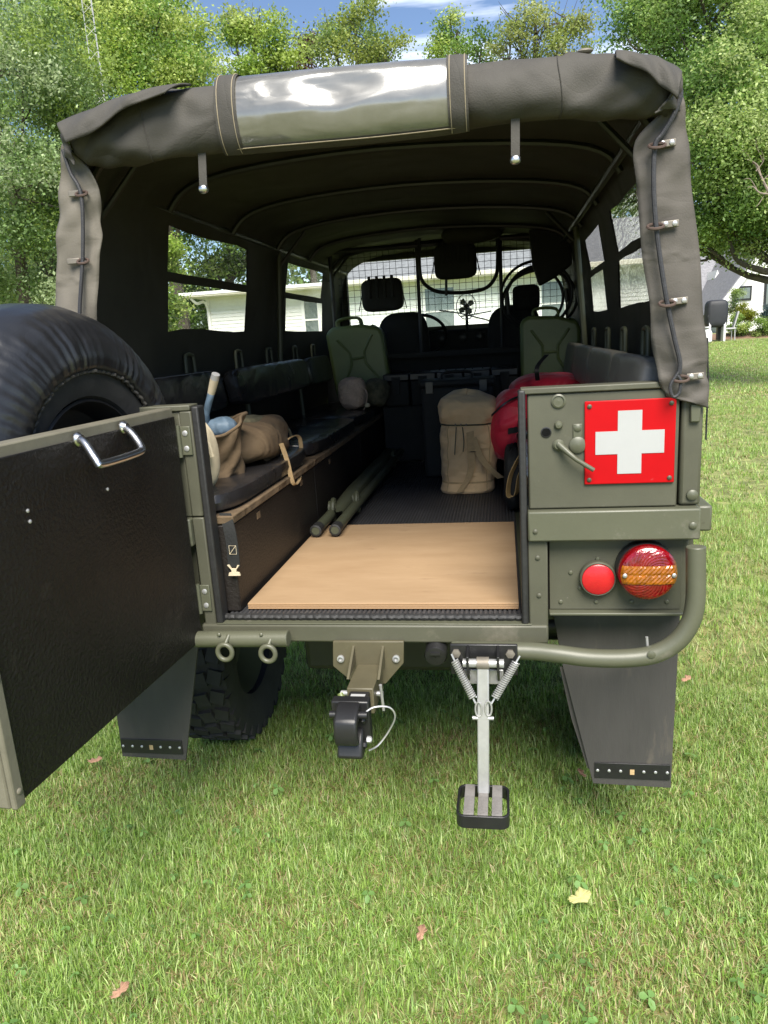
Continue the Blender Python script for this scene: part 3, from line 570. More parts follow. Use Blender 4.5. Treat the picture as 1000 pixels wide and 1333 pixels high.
for nm, px, py, Y, rp, n_, cols, lab, sz in (('slim_shrub', 957, 405, 28, 8, 14, LGR, 'slim airy sapling behind the barbecue', .09), ('gold_shrub', 972, 405, 27.5, 9, 26, [(.26, .27, .03), (.20, .23, .03)], 'golden yellow shrub in the planting bed', .08), ('green_shrub', 965, 421, 26.8, 13, 40, LY+LG, 'rounded green shrub in front of the golden one', .08), ('leafy_shrub', 992, 426, 26.6, 11, 30, LG, 'low leafy shrub near the blue spruce', .08), ('blue_spruce', 1003, 408, 27.2, 10, 36, [(.07, .11, .11), (.09, .13, .13)], 'small blue grey spruce in the planting bed', .07)):
    lb_ = [lobe(px, py, Y, rp, rp*1.0, n_), lobe(px-rp*.5, py+rp*.5, Y, rp*.7, rp*.6, n_//2), lobe(px+rp*.6, py+rp*.6, Y, rp*.6, rp*.6, n_//2)]
    if nm == 'slim_shrub': lb_ = [lobe(px, 385, Y, 9, 9, 12), lobe(px-4, 400, Y, 9, 10, 14), lobe(px+3, 412, Y, 7, 8, 10)]
    tree(nm, (at(px, 430, Y)[0], Y), lb_, lab, cols, 22, sz, .11, .03, cat='shrub')
# fallen leaves on the lawn
def fallen(px, py, sz, rz, m_, lab, kind=0):
    p = pt(px, py, 2, .052); out = []
    n_ = 60; ph_ = px*.7
    for k in range(n_):
        t = 2*math.pi*k/n_; c_, s_ = math.cos(t), math.sin(t)
        lob = 1+(.30*math.cos(6*t+.4*math.sin(ph_))*abs(s_)**.6+.10*math.sin(11*t+ph_) if kind == 0 else .42*abs(math.cos(2.5*t))**2.2-.30+.07*math.cos(15*t))
        out.append((c_*sz*(1.0+.10*lob), s_*sz*(.46 if kind == 0 else .66)*lob*(1+.25*c_)))
    mb = MB(); tm = Matrix.Translation(Vector(p))@Matrix.Rotation(rz, 4, 'Z')@Matrix.Rotation(R(14), 4, 'X')@Matrix.Rotation(R(-10), 4, 'Y')
    vs_ = [(0, 0, .004)]+[(a, b, .55*abs(b)+.25*a*a/sz+.0015*math.sin(1.3*i)) for i, (a, b) in enumerate(out)]
    mb.add([tm@Vector(q) for q in vs_], [(0, 1+i, 1+(i+1) % n_) for i in range(n_)])
    lf = mb.build('fallen_leaf', m_, solid=.0008, fix=False); tag(lf, lab, 'leaf')
    st = MB().tube([tm@Vector(q) for q in ((0, 0, .004), (-sz*.7, 0, .006), (-sz*1.15, sz*.12, .014))], .0011, 5).build('stem', m_, lf)
fallen(548, 1216, .021, R(80), 'dryleaf', 'curled pinkish brown dry leaf on the lawn behind the tow hitch')
fallen(157, 1291, .022, R(60), 'dryleaf', 'tan lobed dry leaf on the lawn out from the open tailgate')
fallen(755, 1170, .029, R(25), 'dryleaf2', 'pale yellow toothed leaf on the lawn behind the metal step', 1)
fallen(125, 991, .026, R(10), 'dryleaf', 'tan lobed dry leaf beside the left mud flap')
fallen(757, 1008, .02, R(120), 'dryleaf', 'brown dry leaf lying beside the right mud flap')
fallen(893, 885, .024, R(40), 'dryleaf', 'dark brown dry leaf in the grass past the bumper tube')
# ================================================================== the truck
T = empty('military_truck', (0, 1.7, 0), 'olive green military truck with canvas cover and its tailgate swung open', 'truck')
# ---- floor, sill, side walls
MB().box(-.80, .80, .145, 3.4, .742, .794).build('cargo_floor', 'olive_dk', T); MB().box(-.47, .47, .052, .144, .742, .793).build('floor_lip', 'olive_dk', T)
mb = MB(); n_ = 64
prof = []
for k in range(n_+1):
    x = -.405+.812*k/n_; prof.append((x, .7975)); 
    if k < n_: prof += [(x+.812/n_*.22, .8025), (x+.812/n_*.70, .8025), (x+.812/n_*.92, .7975)]
for yy in (.035, 2.48): mb.add([(a, yy, b) for a, b in prof], [])
q = len(prof); mb.f += [(i, i+1, q+i+1, q+i) for i in range(q-1)]
tag(mb.build('floor_mat', 'mat', T, smooth=False), 'black ribbed rubber mat')
MB().box(-.47, .472, -.012, .05, .737, .788).build('sill_beam', 'olive', T, bevel=.006)
MB().box(-.425, .43, -.010, .03, .788, .7915).build('sill_lip', 'olive2', T, bevel=.001)
sv = []
for k in range(121):
    x = -.408+.818*k/120; sv.append((x, .017+.0015*math.sin(k*1.9), .800+.0012*math.sin(k*2.7)))
MB().tube(sv, .0095, 8).build('sill_trim', 'rubber', T)
for s_, nm in ((-1, 'left'), (1, 'right')):
    MB().box(*sorted((s_*.80, s_*.832)), .05, 3.4, .80, 1.372).build('side_wall', 'olive', T, bevel=.004)
    MB().box(*sorted((s_*.785, s_*.799)), .05, 3.4, .80, 1.365).build('side_lining', 'liner_br', T)
    MB().prism([(.03, 1.02), (.03, 1.085), (3.4, 1.085), (3.4, 1.02)], 0, s_*.833, s_*.868).build('rub_rail', 'olive2', T, bevel=.006)
    MB().box(*sorted((s_*.80, s_*.818)), .04, .75, .80, 1.015).build('lower_side', 'olive', T, bevel=.003)
# ---- right rear corner
MB().box(.428, .777, 0, .04, 1.093, 1.376).build('rear_panel', 'olive', T, bevel=.004)
MB().box(.412, .80, -.007, .05, 1.377, 1.392).build('panel_flange', 'olive', T, bevel=.003)
cp = MB().box(.783, .832, .004, .05, 1.093, 1.385).build('corner_post', 'olive', T, bevel=.008)
MB().box(.80, .822, -.008, .005, 1.295, 1.337).build('hinge_stop', 'olive2', cp, bevel=.003)
bolt('rivet', pt(901, 644, 1, .002), (0, -1, 0), .013, .008, 'olive2', cp, 14)
MB().box(.424, .829, -.022, .06, 1.014, 1.0915).build('rear_rail', 'olive2', T, bevel=.005)
MB().box(.478, .80, .028, .036, .818, 1.013).build('lower_panel', 'olive', T, bevel=.001)
MB().box(.476, .803, .004, .037, .809, .8165).build('lower_flange', 'olive2', T, bevel=.002)
MB().box(.424, .472, -.006, .05, .737, 1.0125).build('lower_post', 'olive', T, bevel=.004)
MB().box(.4055, .423, -.010, .035, .79, 1.388).build('jamb_trim', 'rubber', T, bevel=.005, seg=3)
for px, py, y_ in ((700, 726, -.007), (697, 692, -.023), (702, 775, -.007)): bolt('rivet', pt(px, py, 1, y_), (0, -1, 0), .006, .004, 'olive', T, 10)
for px, py in ((730, 783), (776, 783), (822, 783), (778, 727), (743, 745), (755, 765), (868, 783)): bolt('rivet', pt(px, py, 1, .028), (0, -1, 0), .0055, .005, 'olive2', T, 10)
bolt('rivet', pt(902, 684, 1, -.022), (0, -1, 0), .009, .006, 'olive2', T, 12)
# latch group on the panel
la = MB().lathe([(.017, 0), (.017, .004), (.013, .006), (.012, .003), (.006, .003), (.0001, .004)], 18, facing(pt(727, 522, 1, 0), (0, -1, 0))).build('latch_boss', 'olive2', T)
bolt('latch_bolt', pt(727, 553, 1, 0), (0, -1, 0), .010, .012, 'olive2', T, 12)
MB().lathe([(.013, 0), (.013, .0015), (.0105, .002), (.0105, -.0005), (.0001, -.0005)], 18, facing(pt(711, 563, 1, -.0005), (0, -1, 0))).build('latch_hole', 'black', T)
MB().box(pt(746, 0, 1, 0)[0]*0+.534, .556, -.004, 0, 1.264, 1.302).build('latch_plate', 'olive2', T, bevel=.002)
bolt('latch_bolt', (.545, -.003, 1.292), (0, -1, 0), .009, .005, 'olive2', T, 12)
bolt('latch_dome', pt(752, 579, 1, 0), (0, -1, 0), .020, .010, 'olive2', T, 18)
h0 = Vector(pt(727, 578, 1, -.006)); h1 = Vector(pt(750, 598, 1, -.03)); h2 = Vector(pt(773, 612, 1, -.03))
lh = MB().tube([h0, h0.lerp(h1, .5)+Vector((0, -.006, 0)), h1, h2], [.009, .007, .0055, .0055], 10).build('latch_handle', 'olive2', T)
bolt('pivot', pt(727, 579, 1, 0), (0, -1, 0), .014, .012, 'olive2', lh, 14)
# emblem plate
e0 = pt(819, 575, 1, 0); ex, ez_ = e0[0], e0[2]; hw, hh = .1035, .1005
ep = MB().box(ex-hw, ex+hw, -.0075, -.002, ez_-hh, ez_+hh).build('emblem_plate', 'red', T, bevel=.002); tag(ep, 'red plate with a white cross')
a_, b_, c_ = .0785, .0275, .0755
MB().prism([(ex-a_, ez_-b_), (ex-b_, ez_-b_), (ex-b_, ez_-c_), (ex+b_, ez_-c_), (ex+b_, ez_-b_), (ex+a_, ez_-b_), (ex+a_, ez_+b_), (ex+b_, ez_+b_), (ex+b_, ez_+c_), (ex-b_, ez_+c_), (ex-b_, ez_+b_), (ex-a_, ez_+b_)], 1, -.0088, -.007).build('white_cross', 'white', ep)
for sx in (-1, 1):
    for sz in (-1, 1): bolt('screw', (ex+sx*(hw-.011), -.0075, ez_+sz*(hh-.012)), (0, -1, 0), .0055, .004, 'olive_dk', ep, 10)
# reflector and lamp
rc = pt(779, 755, 1, .0); rf = MB().lathe([(.045, -.026), (.045, -.006), (.0425, -.003), (.040, -.004)], 28, facing(rc, (0, -1, 0))).build('reflector', 'olive', T)
MB().lathe([(.0395, -.006), (.0395, -.0015), (.037, .0005), (.0001, .0012)], 28, facing(rc, (0, -1, 0))).build('reflector_lens', 'reflector', rf)
lc = pt(843, 745, 1, -.02); lm = MB().lathe([(.071, -.05), (.071, -.012), (.068, -.006), (.06, -.006)], 36, facing(lc, (0, -1, 0))).build('tail_lamp', 'black', T)
fm = facing(lc, (0, -1, 0))
dome = [(.0695, -.012), (.0695, .004), (.066, .012), (.058, .017), (.045, .020), (.03, .0215), (.0001, .022)]
def domeh(r):
    for (r0, h0_), (r1, h1_) in zip(dome[1:-1], dome[2:]):
        if r1 <= r <= r0: return h0_+(h1_-h0_)*(r0-r)/(r0-r1)
    return .004 if r > .0695 else .022
lr = [.0695-.0695*k/16 for k in range(16)]+[.0008]
MB().add([(fm@Vector((r*math.cos(2*math.pi*k/48), r*math.sin(2*math.pi*k/48), domeh(r)+(.0006*((k+i) % 2) if 2 < i < 16 else 0)-(.016 if i == 0 else 0)))) for i, r in enumerate([.0695]+lr) for k in range(48)], [(i*48+k, i*48+(k+1) % 48, (i+1)*48+(k+1) % 48, (i+1)*48+k) for i in range(17) for k in range(48)]).build('red_lens', 'lens_red', lm, smooth=False)
ax_, az_ = 24, 8
def amb(i, j):
    z = -.023+.046*j/az_; xm = math.sqrt(.0655**2-z*z); x = -xm+2*xm*i/ax_; return (lc[0]+x, lc[1]-domeh(math.hypot(x, z))-.0022-.0016*((i % 6 in (1, 2, 3, 4, 5)) and (j % 4 in (1, 2, 3)))-.0012*((i+j) % 2), lc[2]+z)
MB().add([amb(i, j) for j in range(az_+1) for i in range(ax_+1)], [(j*(ax_+1)+i, j*(ax_+1)+i+1, (j+1)*(ax_+1)+i+1, (j+1)*(ax_+1)+i) for j in range(az_) for i in range(ax_)]).build('amber_lens', 'lens_amber', lm, smooth=False, solid=.001, fix=False)
for sx in (-1, 1): bolt('screw', (lc[0]+sx*.057, lc[1]-.0245, lc[2]), (0, -1, 0), .0055, .004, 'steel', lm, 10)
# ---- left rear corner and hinge jamb
MB().box(-.777, -.462, 0, .04, 1.093, 1.376).build('rear_panel', 'olive', T, bevel=.004)
MB().box(-.80, -.43, -.007, .05, 1.377, 1.392).build('panel_flange', 'olive', T, bevel=.003)
MB().box(-.832, -.783, .004, .05, 1.093, 1.385).build('corner_post', 'olive', T, bevel=.008)
MB().box(-.829, -.462, -.020, .06, 1.014, 1.0915).build('rear_rail', 'olive2', T, bevel=.005)
MB().box(-.80, -.478, .028, .036, .815, 1.013).build('lower_panel', 'olive', T, bevel=.001)
MB().box(-.461, -.428, -.006, .05, .737, 1.092).build('hinge_post', 'olive', T, bevel=.004)
MB().box(-.461, -.428, -.006, .05, 1.0945, 1.3765).build('hinge_post', 'olive', T, bevel=.004)
MB().box(-.426, -.4065, -.010, .035, .79, 1.388).build('jamb_trim', 'rubber', T, bevel=.005, seg=3)
for zc in (1.30, .865):
    hg = MB().box(-.464, -.434, -.012, -.0065, zc-.038, zc+.038).build('hinge', 'olive2', T, bevel=.002)
    for dz in (-.02, .02): bolt('screw', (-.448, -.012, zc+dz), (0, -1, 0), .0075, .003, 'steel', hg, 10)
    rod('hinge_pin', (-.466, -.016, zc-.042), (-.466, -.016, zc+.042), .007, 'olive2', hg)
# ---- open tailgate
hv = Vector((-.470, -.022, 0)); uv = Vector((-.048, -.80, 0)).normalized(); nv = Vector((uv.y*-1, uv.x, 0)); nv = nv if nv.x > 0 else -nv
def tg(u, z, n): p = hv+uv*u+nv*n; return Vector((p.x, p.y, z))
tmat = Matrix(((uv.x, nv.x, 0, hv.x), (uv.y, nv.y, 0, hv.y), (0, 0, 1, 0), (0, 0, 0, 1)))
G = MB().box(0, .757, -.042, 0, .748, 1.388, tmat).build('tailgate', 'edge', T, bevel=.004); tag(G, 'open tailgate lined with black textured coating')
MB().box(.006, .730, .0005, .007, .752, 1.366, tmat).build('inner_lining', 'liner', G, bevel=.002)
MB().box(.733, .757, .0005, .014, .748, 1.388, tmat).build('end_channel', 'edge', G, bevel=.003)
for zc in (.78, 1.0, 1.3): bolt('rivet', tg(.745, zc, .014), nv, .006, .004, 'edge', G)
def ontg(px, py, off=.007):
    d = RW@np.array([px-500.0, py-666.5, F]); o = CAMP; P0 = np.array(hv+nv*off); nn = np.array(nv); t = ((P0-o)@nn)/(d@nn); return Vector(o+t*d)
hp = [ontg(101, 572), ontg(110, 576, .03), ontg(126, 600, .062), ontg(134, 604, .066), ontg(178, 590, .066), ontg(184, 582, .062), ontg(170, 562, .03), ontg(160, 556)]
MB().tube(smoothpath(hp, 4), .0085, 12).build('grab_handle', 'chrome', G)
for q in (hp[0], hp[-1]): MB().lathe([(.015, 0), (.015, .003), (.011, .008), (.009, .012)], 16, facing(q, nv)).build('handle_flange', 'chrome', G)
for px, py in ((36, 665), (39, 679), (140, 637)): bolt('rivet', ontg(px, py), nv, .004, .003, 'steel', G, 8)
# ---- spare wheel with its cover
scn = tg(.19, 1.205, -.082); stm = Matrix(((uv.x, 0, -nv.x, scn.x), (uv.y, 0, -nv.y, scn.y), (0, 1, 0, scn.z), (0, 0, 0, 1)))
cpf = [(.292, .012), (.30, .0), (.325, -.004), (.36, .004), (.40, .026), (.432, .062), (.450, .11), (.455, .17), (.452, .23), (.435, .28), (.38, .315), (.2, .325), (.001, .328)]
NA = 420
def cov(u, v_):
    t = v_*(len(cpf)-1); i = min(int(t), len(cpf)-2); f = t-i; r = cpf[i][0]*(1-f)+cpf[i+1][0]*f; h = cpf[i][1]*(1-f)+cpf[i+1][1]*f
    a = 2*math.pi*u; k = max(0, 1-t/6.0)**1.3
    am_ = .55+.45*math.sin(a*7.0+2*math.sin(a*3)); pl = (math.sin(a*58+2.6*math.sin(a*9)+t*.5)*.6+.45*math.sin(a*97+2*math.sin(a*13)))*am_+math.sin(a*23+2.5*math.sin(a*5)-t*.4)*.3
    r += k*.003*pl*(1.2 if t > .5 else .5)+.0012*math.sin(a*7+t); h -= k*.006*pl
    return tuple(stm@Vector((r*math.cos(a), r*math.sin(a), h)))
SW = MB().grid(cov, NA, 37, True).build('spare_wheel', 'tyrecover', T, ang=80); tag(SW, 'spare wheel in a shiny black elasticated cover')
hemp = [cov(k/NA, 0.0) for k in range(NA)]
MB().tube([Vector(p)+nv*(.002+.002*math.sin(k*1.3)) for k, p in enumerate(hemp)], .0045, 6, closed=True).build('elastic_hem', 'flap', SW)
MB().lathe([(.30, .020), (.27, .016), (.235, .028), (.225, .05)], 48, stm).build('tyre_sidewall', 'tread', SW)
MB().lathe([(.228, .035), (.222, .032), (.215, .05), (.205, .10), (.16, .125), (.12, .12), (.10, .085), (.05, .08), (.001, .08)], 48, stm).build('rim', 'black', SW)
for k in range(6):
    f = k*math.pi/3+.3; bolt('wheel_nut', stm@Vector((.075*math.cos(f), .075*math.sin(f), .082)), nv, .011, .014, 'black', SW, 6)
MB().lathe([(.05, .0), (.05, .12)], 16, Matrix.Translation(Vector(scn))@stm.to_3x3().to_4x4()@Matrix.Translation((0, 0, -.04))).build('carrier_hub', 'black', SW)
# ---- road wheels
def wheel(cx_, cy_, sgn):
    tm = Matrix.Translation((cx_, cy_, .392))@Matrix.Rotation(R(90)*sgn, 4, 'Y')
    w2 = .118
    wh = MB().lathe([(.215, -w2*.8), (.25, -w2), (.33, -w2*1.03), (.365, -w2*.95), (.376, -w2*.7), (.378, 0), (.376, w2*.7), (.365, w2*.95), (.33, w2*1.03), (.25, w2), (.215, w2*.8)], 44, tm).build('wheel', 'tread', T)
    tr = MB()
    for k in range(30):
        for row, (h0_, h1_, of) in enumerate(((-.112, -.062, 0), (-.055, -.004, .5), (.004, .055, .15), (.062, .112, .65))):
            f = 2*math.pi*(k+of)/30; q = tm@Matrix.Rotation(f, 4, 'Z')@Matrix.Translation((.374, 0, 0))@Matrix.Rotation(R(14 if row % 2 else -14), 4, 'X')
            tr.box(-.004, .016 if row in (1, 2) else .012, -.026, .026, h0_, h1_, q)
    for k in range(30):
        for sd_ in (-1, 1):
            f = 2*math.pi*(k+.3)/30; q = tm@Matrix.Rotation(f, 4, 'Z')@Matrix.Translation((.358, 0, sd_*.113)); tr.box(-.03, .012, -.02, .02, -.008, .010, q)
    tr.build('tread_blocks', 'tread', wh, smooth=False)
    MB().lathe([(.216, -.07), (.20, -.05), (.17, .02), (.10, .03), (.09, .06), (.001, .06)], 28, tm).build('rim', 'olive_dk', wh)
for cx_, sg in ((-.735, -1), (.735, 1)):
    wheel(cx_, .80, sg); wheel(cx_, 3.35, sg)
MB().tube([(-.62, .80, .46), (.62, .80, .46)], .06, 12).build('rear_axle', 'black', T)
MB().box(-.28, .28, .3, 3.3, .50, .735).build('chassis', 'black', T, bevel=.02)
for s_ in (-1, 1): MB().box(*sorted((s_*.46, s_*.80)), .42, 1.7, .76, .80).build('wheel_arch', 'black', T)
MB().blob((0, .80, .46), (.13, .15, .13), 20, 14, 2.4).build('axle_light_block', 'black', T)  # unseen mass on the axle, added to block light under the truck
MB().box(-.62, .62, .55, 2.9, .66, .738).build('underbody_light_block', 'black', T, bevel=.01)  # unseen slab added to keep light off the ground below
MB().box(.30, .60, 1.3, 2.0, .42, .66).build('side_light_block', 'black', T, bevel=.03)  # unseen box added as a further light block underneath
# ---- bumper tubes
bp = [pt(588, 846, 1, -.06), pt(680, 847, 1, -.065), pt(725, 851, 1, -.075), pt(765, 856, 1, -.08), pt(810, 857, 1, -.085), pt(850, 852, 1, -.085), pt(880, 836, 1, -.085), pt(898, 812, 1, -.083), pt(905, 785, 1, -.08), pt(906, 750, 1, -.075), pt(906, 711, 1, -.07)]
bt = MB().tube(smoothpath(bp, 6), .0225, 18).build('bumper_tube', 'olive2', T, bevel=.003); 
bolt('weld_bead', pt(848, 852, 1, -.107), (0, -1, 0), .010, .004, 'olive2', bt)
bt2 = MB().tube([pt(255, 832, 1, -.05), pt(376, 831, 1, -.055)], .0225, 18).build('bumper_tube', 'olive2', T, bevel=.003)
for px, py in ((293, 849), (349, 851)):
    c_ = Vector(pt(px, py, 1, -.085)); ring = [(c_.x+.020*math.cos(k*math.pi/10), c_.y, c_.z+.022*math.sin(k*math.pi/10)) for k in range(20)]
    MB().tube(ring, .0068, 10, closed=True).build('lashing_eye', 'olive2', bt2)
    rod('eye_shank', c_+Vector((.003, .004, .024)), c_+Vector((.008, .02, .04)), .006, 'olive2', bt2)
for px in (285, 340): bolt('weld_bead', pt(px, 826, 1, -.072), (0, -1, .3), .005, .004, 'olive2', bt2)
rod('peg', pt(843, 842, 1, -.07), pt(842, 829, 1, -.07), .0035, 'steel', bt)
# ---- mud flaps
def flap(poly, ystrip, label):
    f = MB().prism(poly, 1, .118, .126).build('mud_flap', 'flap', T, bevel=.001); x0 = poly[3][0]; x1 = poly[2][0]; z0 = poly[3][1]
    x0, x1 = sorted((x0, x1))
    MB().box(x0+.004, x1-.004, .1135, .1175, z0+.022, z0+.07).build('edge_strip', 'black', f, bevel=.001)
    for k in range(7):
        if k == 3: continue
        bolt('rivet', (x0+.012+(x1-x0-.024)*k/6, .1135, z0+.046), (0, -1, 0), .0045, .003, 'steel', f, 8)
    MB().box((x0+x1)/2-.006, (x0+x1)/2+.006, .1125, .1134, z0+.036, z0+.052).build('slot', 'tan_dk', f)
    tag(f, label); return f
flap([(.485, .815), (.822, .812), (.813, .245), (.600, .250), (.518, .607)], 1, 'right mud flap of scuffed grey rubber')
flap([(-.50, .80), (-.845, .80), (-.855, .282), (-.641, .277), (-.553, .654)], 1, 'left mud flap of scuffed grey rubber')
fr_ = [pt(733, 868, 1, .128), pt(748, 935, 1, .133), pt(769, 1000, 1, .128)]; MB().ribbon(fr_, (1, 0, 0), .018, .004).build('mud_flap_fold', 'flap', T)
# ---- tow hitch
def xz(px, py, y_): p = pt(px, py, 1, y_); return (p[0], p[2])
HT = MB().prism([xz(434, 834, -.02), xz(526, 834, -.02), xz(526, 862, -.02), xz(503, 889, -.02), xz(462, 889, -.02), xz(434, 866, -.02)], 1, -.026, -.014).build('hitch_plate', 'olive_br', T, bevel=.002)
for px in (444, 516): 
    MB().lathe([(.010, 0), (.010, .006), (.006, .007), (.006, .002), (.0001, .002)], 14, facing(pt(px, 857, 1, -.026), (0, -1, 0))).build('bolt_head', 'steel', HT)
hx = (xz(434, 834, -.02)[0]+xz(526, 834, -.02)[0])/2
MB().prism([(hx-.034, .612), (hx+.034, .612), (hx+.034, .682), (hx-.034, .682)], 1, -.165, -.026).build('receiver_tube', 'olive_br', HT, bevel=.003)
for sx in (-1, 1): MB().prism([(-.026, .735), (-.026, .684), (-.12, .684)], 0, hx+sx*.040-.003, hx+sx*.040+.003).build('gusset', 'olive_br', HT)
rod('receiver_pin', (hx-.06, -.12, .645), (hx+.05, -.12, .645), .007, 'steel', HT)
rod('pin_sleeve', (hx-.062, -.122, .645), (hx-.045, -.14, .615), .009, 'can', HT)
PJ = MB().box(hx-.026, hx+.026, -.262, -.166, .618, .676).build('pintle_hook', 'black', T, bevel=.004); tag(PJ, 'black pintle tow hook')
MB().box(hx-.018, hx+.018, -.215, -.185, .6762, .6772).build('sticker', 'white', PJ)
MB().box(hx-.024, hx+.02, -.255, -.235, .6762, .6772).build('sticker', 'red', PJ)
MB().box(hx-.045, hx+.045, -.285, -.255, .60, .71).build('mounting_plate', 'black', PJ, bevel=.004)
jp = [(-.285, .712), (-.315, .71), (-.345, .692), (-.355, .66), (-.347, .632), (-.326, .622), (-.326, .64), (-.332, .658), (-.324, .675), (-.305, .678), (-.285, .665)]
MB().prism(jp, 0, hx-.027, hx+.027).build('upper_jaw', 'black', PJ, bevel=.006, seg=3)
jp = [(-.285, .645), (-.302, .635), (-.316, .618), (-.322, .602), (-.328, .588), (-.310, .575), (-.285, .582), (-.272, .61)]
MB().prism(jp, 0, hx-.030, hx+.030).build('lower_jaw', 'black', PJ, bevel=.006, seg=3)
rod('jaw_pin', (hx-.042, -.31, .69), (hx+.046, -.31, .69), .009, 'black', PJ)
for q in ((-.295, .67), (-.295, .605)): bolt('bolt_head', (hx+.030, q[0], q[1]), (1, 0, 0), .009, .008, 'black', PJ, 6)
bolt('bolt_head', (hx+.046, -.33, .64), (1, 0, 0), .008, .012, 'steel', PJ, 6)
lo2 = [(hx+.034, -.31, .69), (hx+.06, -.30, .705), (hx+.095, -.29, .70), (hx+.105, -.28, .67), (hx+.085, -.27, .625), (hx+.06, -.28, .595), (hx+.045, -.31, .60)]
MB().tube(smoothpath(lo2, 5), .0022, 6).build('safety_cable', 'steel', PJ)
rod('lynch_clip', (hx+.05, -.15, .685), (hx+.052, -.14, .61), .004, 'steel', HT)
SK = MB().lathe([(.001, -.05), (.030, -.05), (.030, -.006), (.027, 0), (.018, .002), (.001, .003)], 22, facing(pt(567, 855, 1, -.03), (0, -1, -.15))).build('trailer_socket', 'black', T)
MB().box(*(lambda p: (p[0]-.012, p[0]+.012, -.04, -.034, p[2]+.006, p[2]+.012))(pt(567, 855, 1, -.035))).build('socket_lug', 'black', SK)
# ---- folding step
ST = MB().box(.2245, .392, -.098, -.088, .690, .773).build('folding_step', 'black', T, bevel=.003); tag(ST, 'sprung metal foot step on a steel arm')
MB().box(.258, .356, -.104, -.0985, .668, .708).build('lower_bracket', 'steel', ST, bevel=.002)
for x in (.240, .374):
    MB().lathe([(.0115, 0), (.0115, .007), (.004, .009), (.0001, .009)], 6, facing((x, -.098, .75), (0, -1, 0))).build('bolt_head', 'nickel', ST)
for x in (.270, .344): MB().prism([(-.098, .772), (-.145, .76), (-.145, .72), (-.098, .672)], 0, x-.003, x+.003).build('lug', 'black', ST, bevel=.001)
rod('pivot', (.258, -.128, .737), (.358, -.128, .737), .011, 'steel', ST, 14); rod('bushing', (.292, -.128, .737), (.322, -.128, .737), .016, 'nickel', ST, 14)
a0 = Vector((.3075, -.130, .742)); a1 = Vector((.300, -.172, .405)); dd = (a1-a0).normalized(); xx = Vector((1, 0, 0)); yy = dd.cross(xx).normalized()
am = MB()
for (w_, d_) in ((.0145, .007),):
    cs = [(-w_, -d_), (w_, -d_), (w_, d_), (-w_, d_)]; am.add([a0+xx*a+yy*b for a, b in cs]+[a1+xx*a+yy*b for a, b in cs], [(3, 2, 1, 0), (4, 5, 6, 7)]+[(i, (i+1) % 4, 4+(i+1) % 4, 4+i) for i in range(4)])
am.build('arm', 'steel', ST, bevel=.003)
def spring(A, B, r, turns):
    A, B = Vector(A), Vector(B); t = (B-A).normalized(); u = t.cross(Vector((0, 1, 0))).normalized(); v_ = t.cross(u); n_ = turns*9
    MB().tube([A.lerp(B, k/n_)+(u*math.cos(2*math.pi*k/9)+v_*math.sin(2*math.pi*k/9))*r for k in range(n_+1)], .0021, 5).build('spring', 'steel', ST)
for A, B, sx in ((pt(592, 860, 1, -.115), pt(616, 909, 1, -.145), -1), (pt(672, 862, 1, -.115), pt(644, 909, 1, -.145), 1)):
    A, B = Vector(A), Vector(B); spring(A, B, .0088, 19); t = (B-A).normalized()
    rod('spring_hook', A-t*.018, A, .0026, 'steel', ST, 6); rod('spring_hook', B, B+t*.016, .0026, 'steel', ST, 6)
    c_ = B+t*.03; MB().tube([c_+Vector((.008*math.cos(k*math.pi/8), 0, .02*math.sin(k*math.pi/8))) for k in range(16)], .0024, 6, closed=True).build('link', 'steel', ST)
rod('arm_pin', (.278, -.150, .60), (.33, -.150, .60), .005, 'steel', ST)
FX0, FX1, FY0, FY1, FZ = .236, .364, -.268, -.138, .372
def rrect(x0, x1, y0, y1, r, z, k=5):
    out = []
    for cx_, cy_, s in ((x1-r, y1-r, 0), (x0+r, y1-r, 1), (x0+r, y0+r, 2), (x1-r, y0+r, 3)):
        for q in range(k+1): f = math.pi/2*(s+q/k); out.append((cx_+r*math.cos(f), cy_+r*math.sin(f), z))
    return out
o0, i0_ = rrect(FX0, FX1, FY0, FY1, .022, FZ), rrect(FX0+.006, FX1-.006, FY0+.006, FY1-.006, .017, FZ); n_ = len(o0)
fb = MB().add(o0+i0_+[(a, b, c+.034) for a, b, c in o0]+[(a, b, c+.034) for a, b, c in i0_], [f for i in range(n_) for j in [(i+1) % n_] for f in ((i, j, 2*n_+j, 2*n_+i), (n_+j, n_+i, 3*n_+i, 3*n_+j), (2*n_+i, 2*n_+j, 3*n_+j, 3*n_+i), (j, i, n_+i, n_+j))])
fb.build('foot_frame', 'black', ST, bevel=.0015)
for x in (.266, .300, .334): MB().box(x-.0125, x+.0125, FY0+.006, FY1-.004, FZ+.026, FZ+.036).build('tread', 'grip', ST, bevel=.001)

# ---- benches
for s_ in (-1, 1):
    x1 = s_*.372 if s_ < 0 else .43; xo = s_*.784
    bx = MB().box(*sorted((x1, xo)), .045, 2.93, .803, 1.058).build('bench_box', 'liner_br', T, bevel=.006)
    MB().box(*sorted((x1-s_*.008, xo)), .04, 2.95, 1.0595, 1.083).build('bench_lid', 'vinyl_ol' if s_ > 0 else 'brown', bx, bevel=.004)
    for k, (y0, y1) in enumerate(((.042, .96), (.97, 1.93), (1.94, 2.9))):
        MB().blob(((x1+xo)/2, (y0+y1)/2, 1.115), (abs(x1-xo)/2+.004, (y1-y0)/2, .032), 40, 10, 6, noise=.004, seed=k).build('seat_cushion', 'vinyl', T)
    if s_ < 0:
        for y0 in (.25, .74, 1.2): MB().box(x1-.0, x1+.0015, y0, y0+.03, 1.02, 1.04).build('lid_catch', 'brown', bx)
        for y0 in (.95, 1.9): MB().box(x1, x1+.001, y0, y0+.004, .81, 1.055).build('panel_seam', 'black', bx)
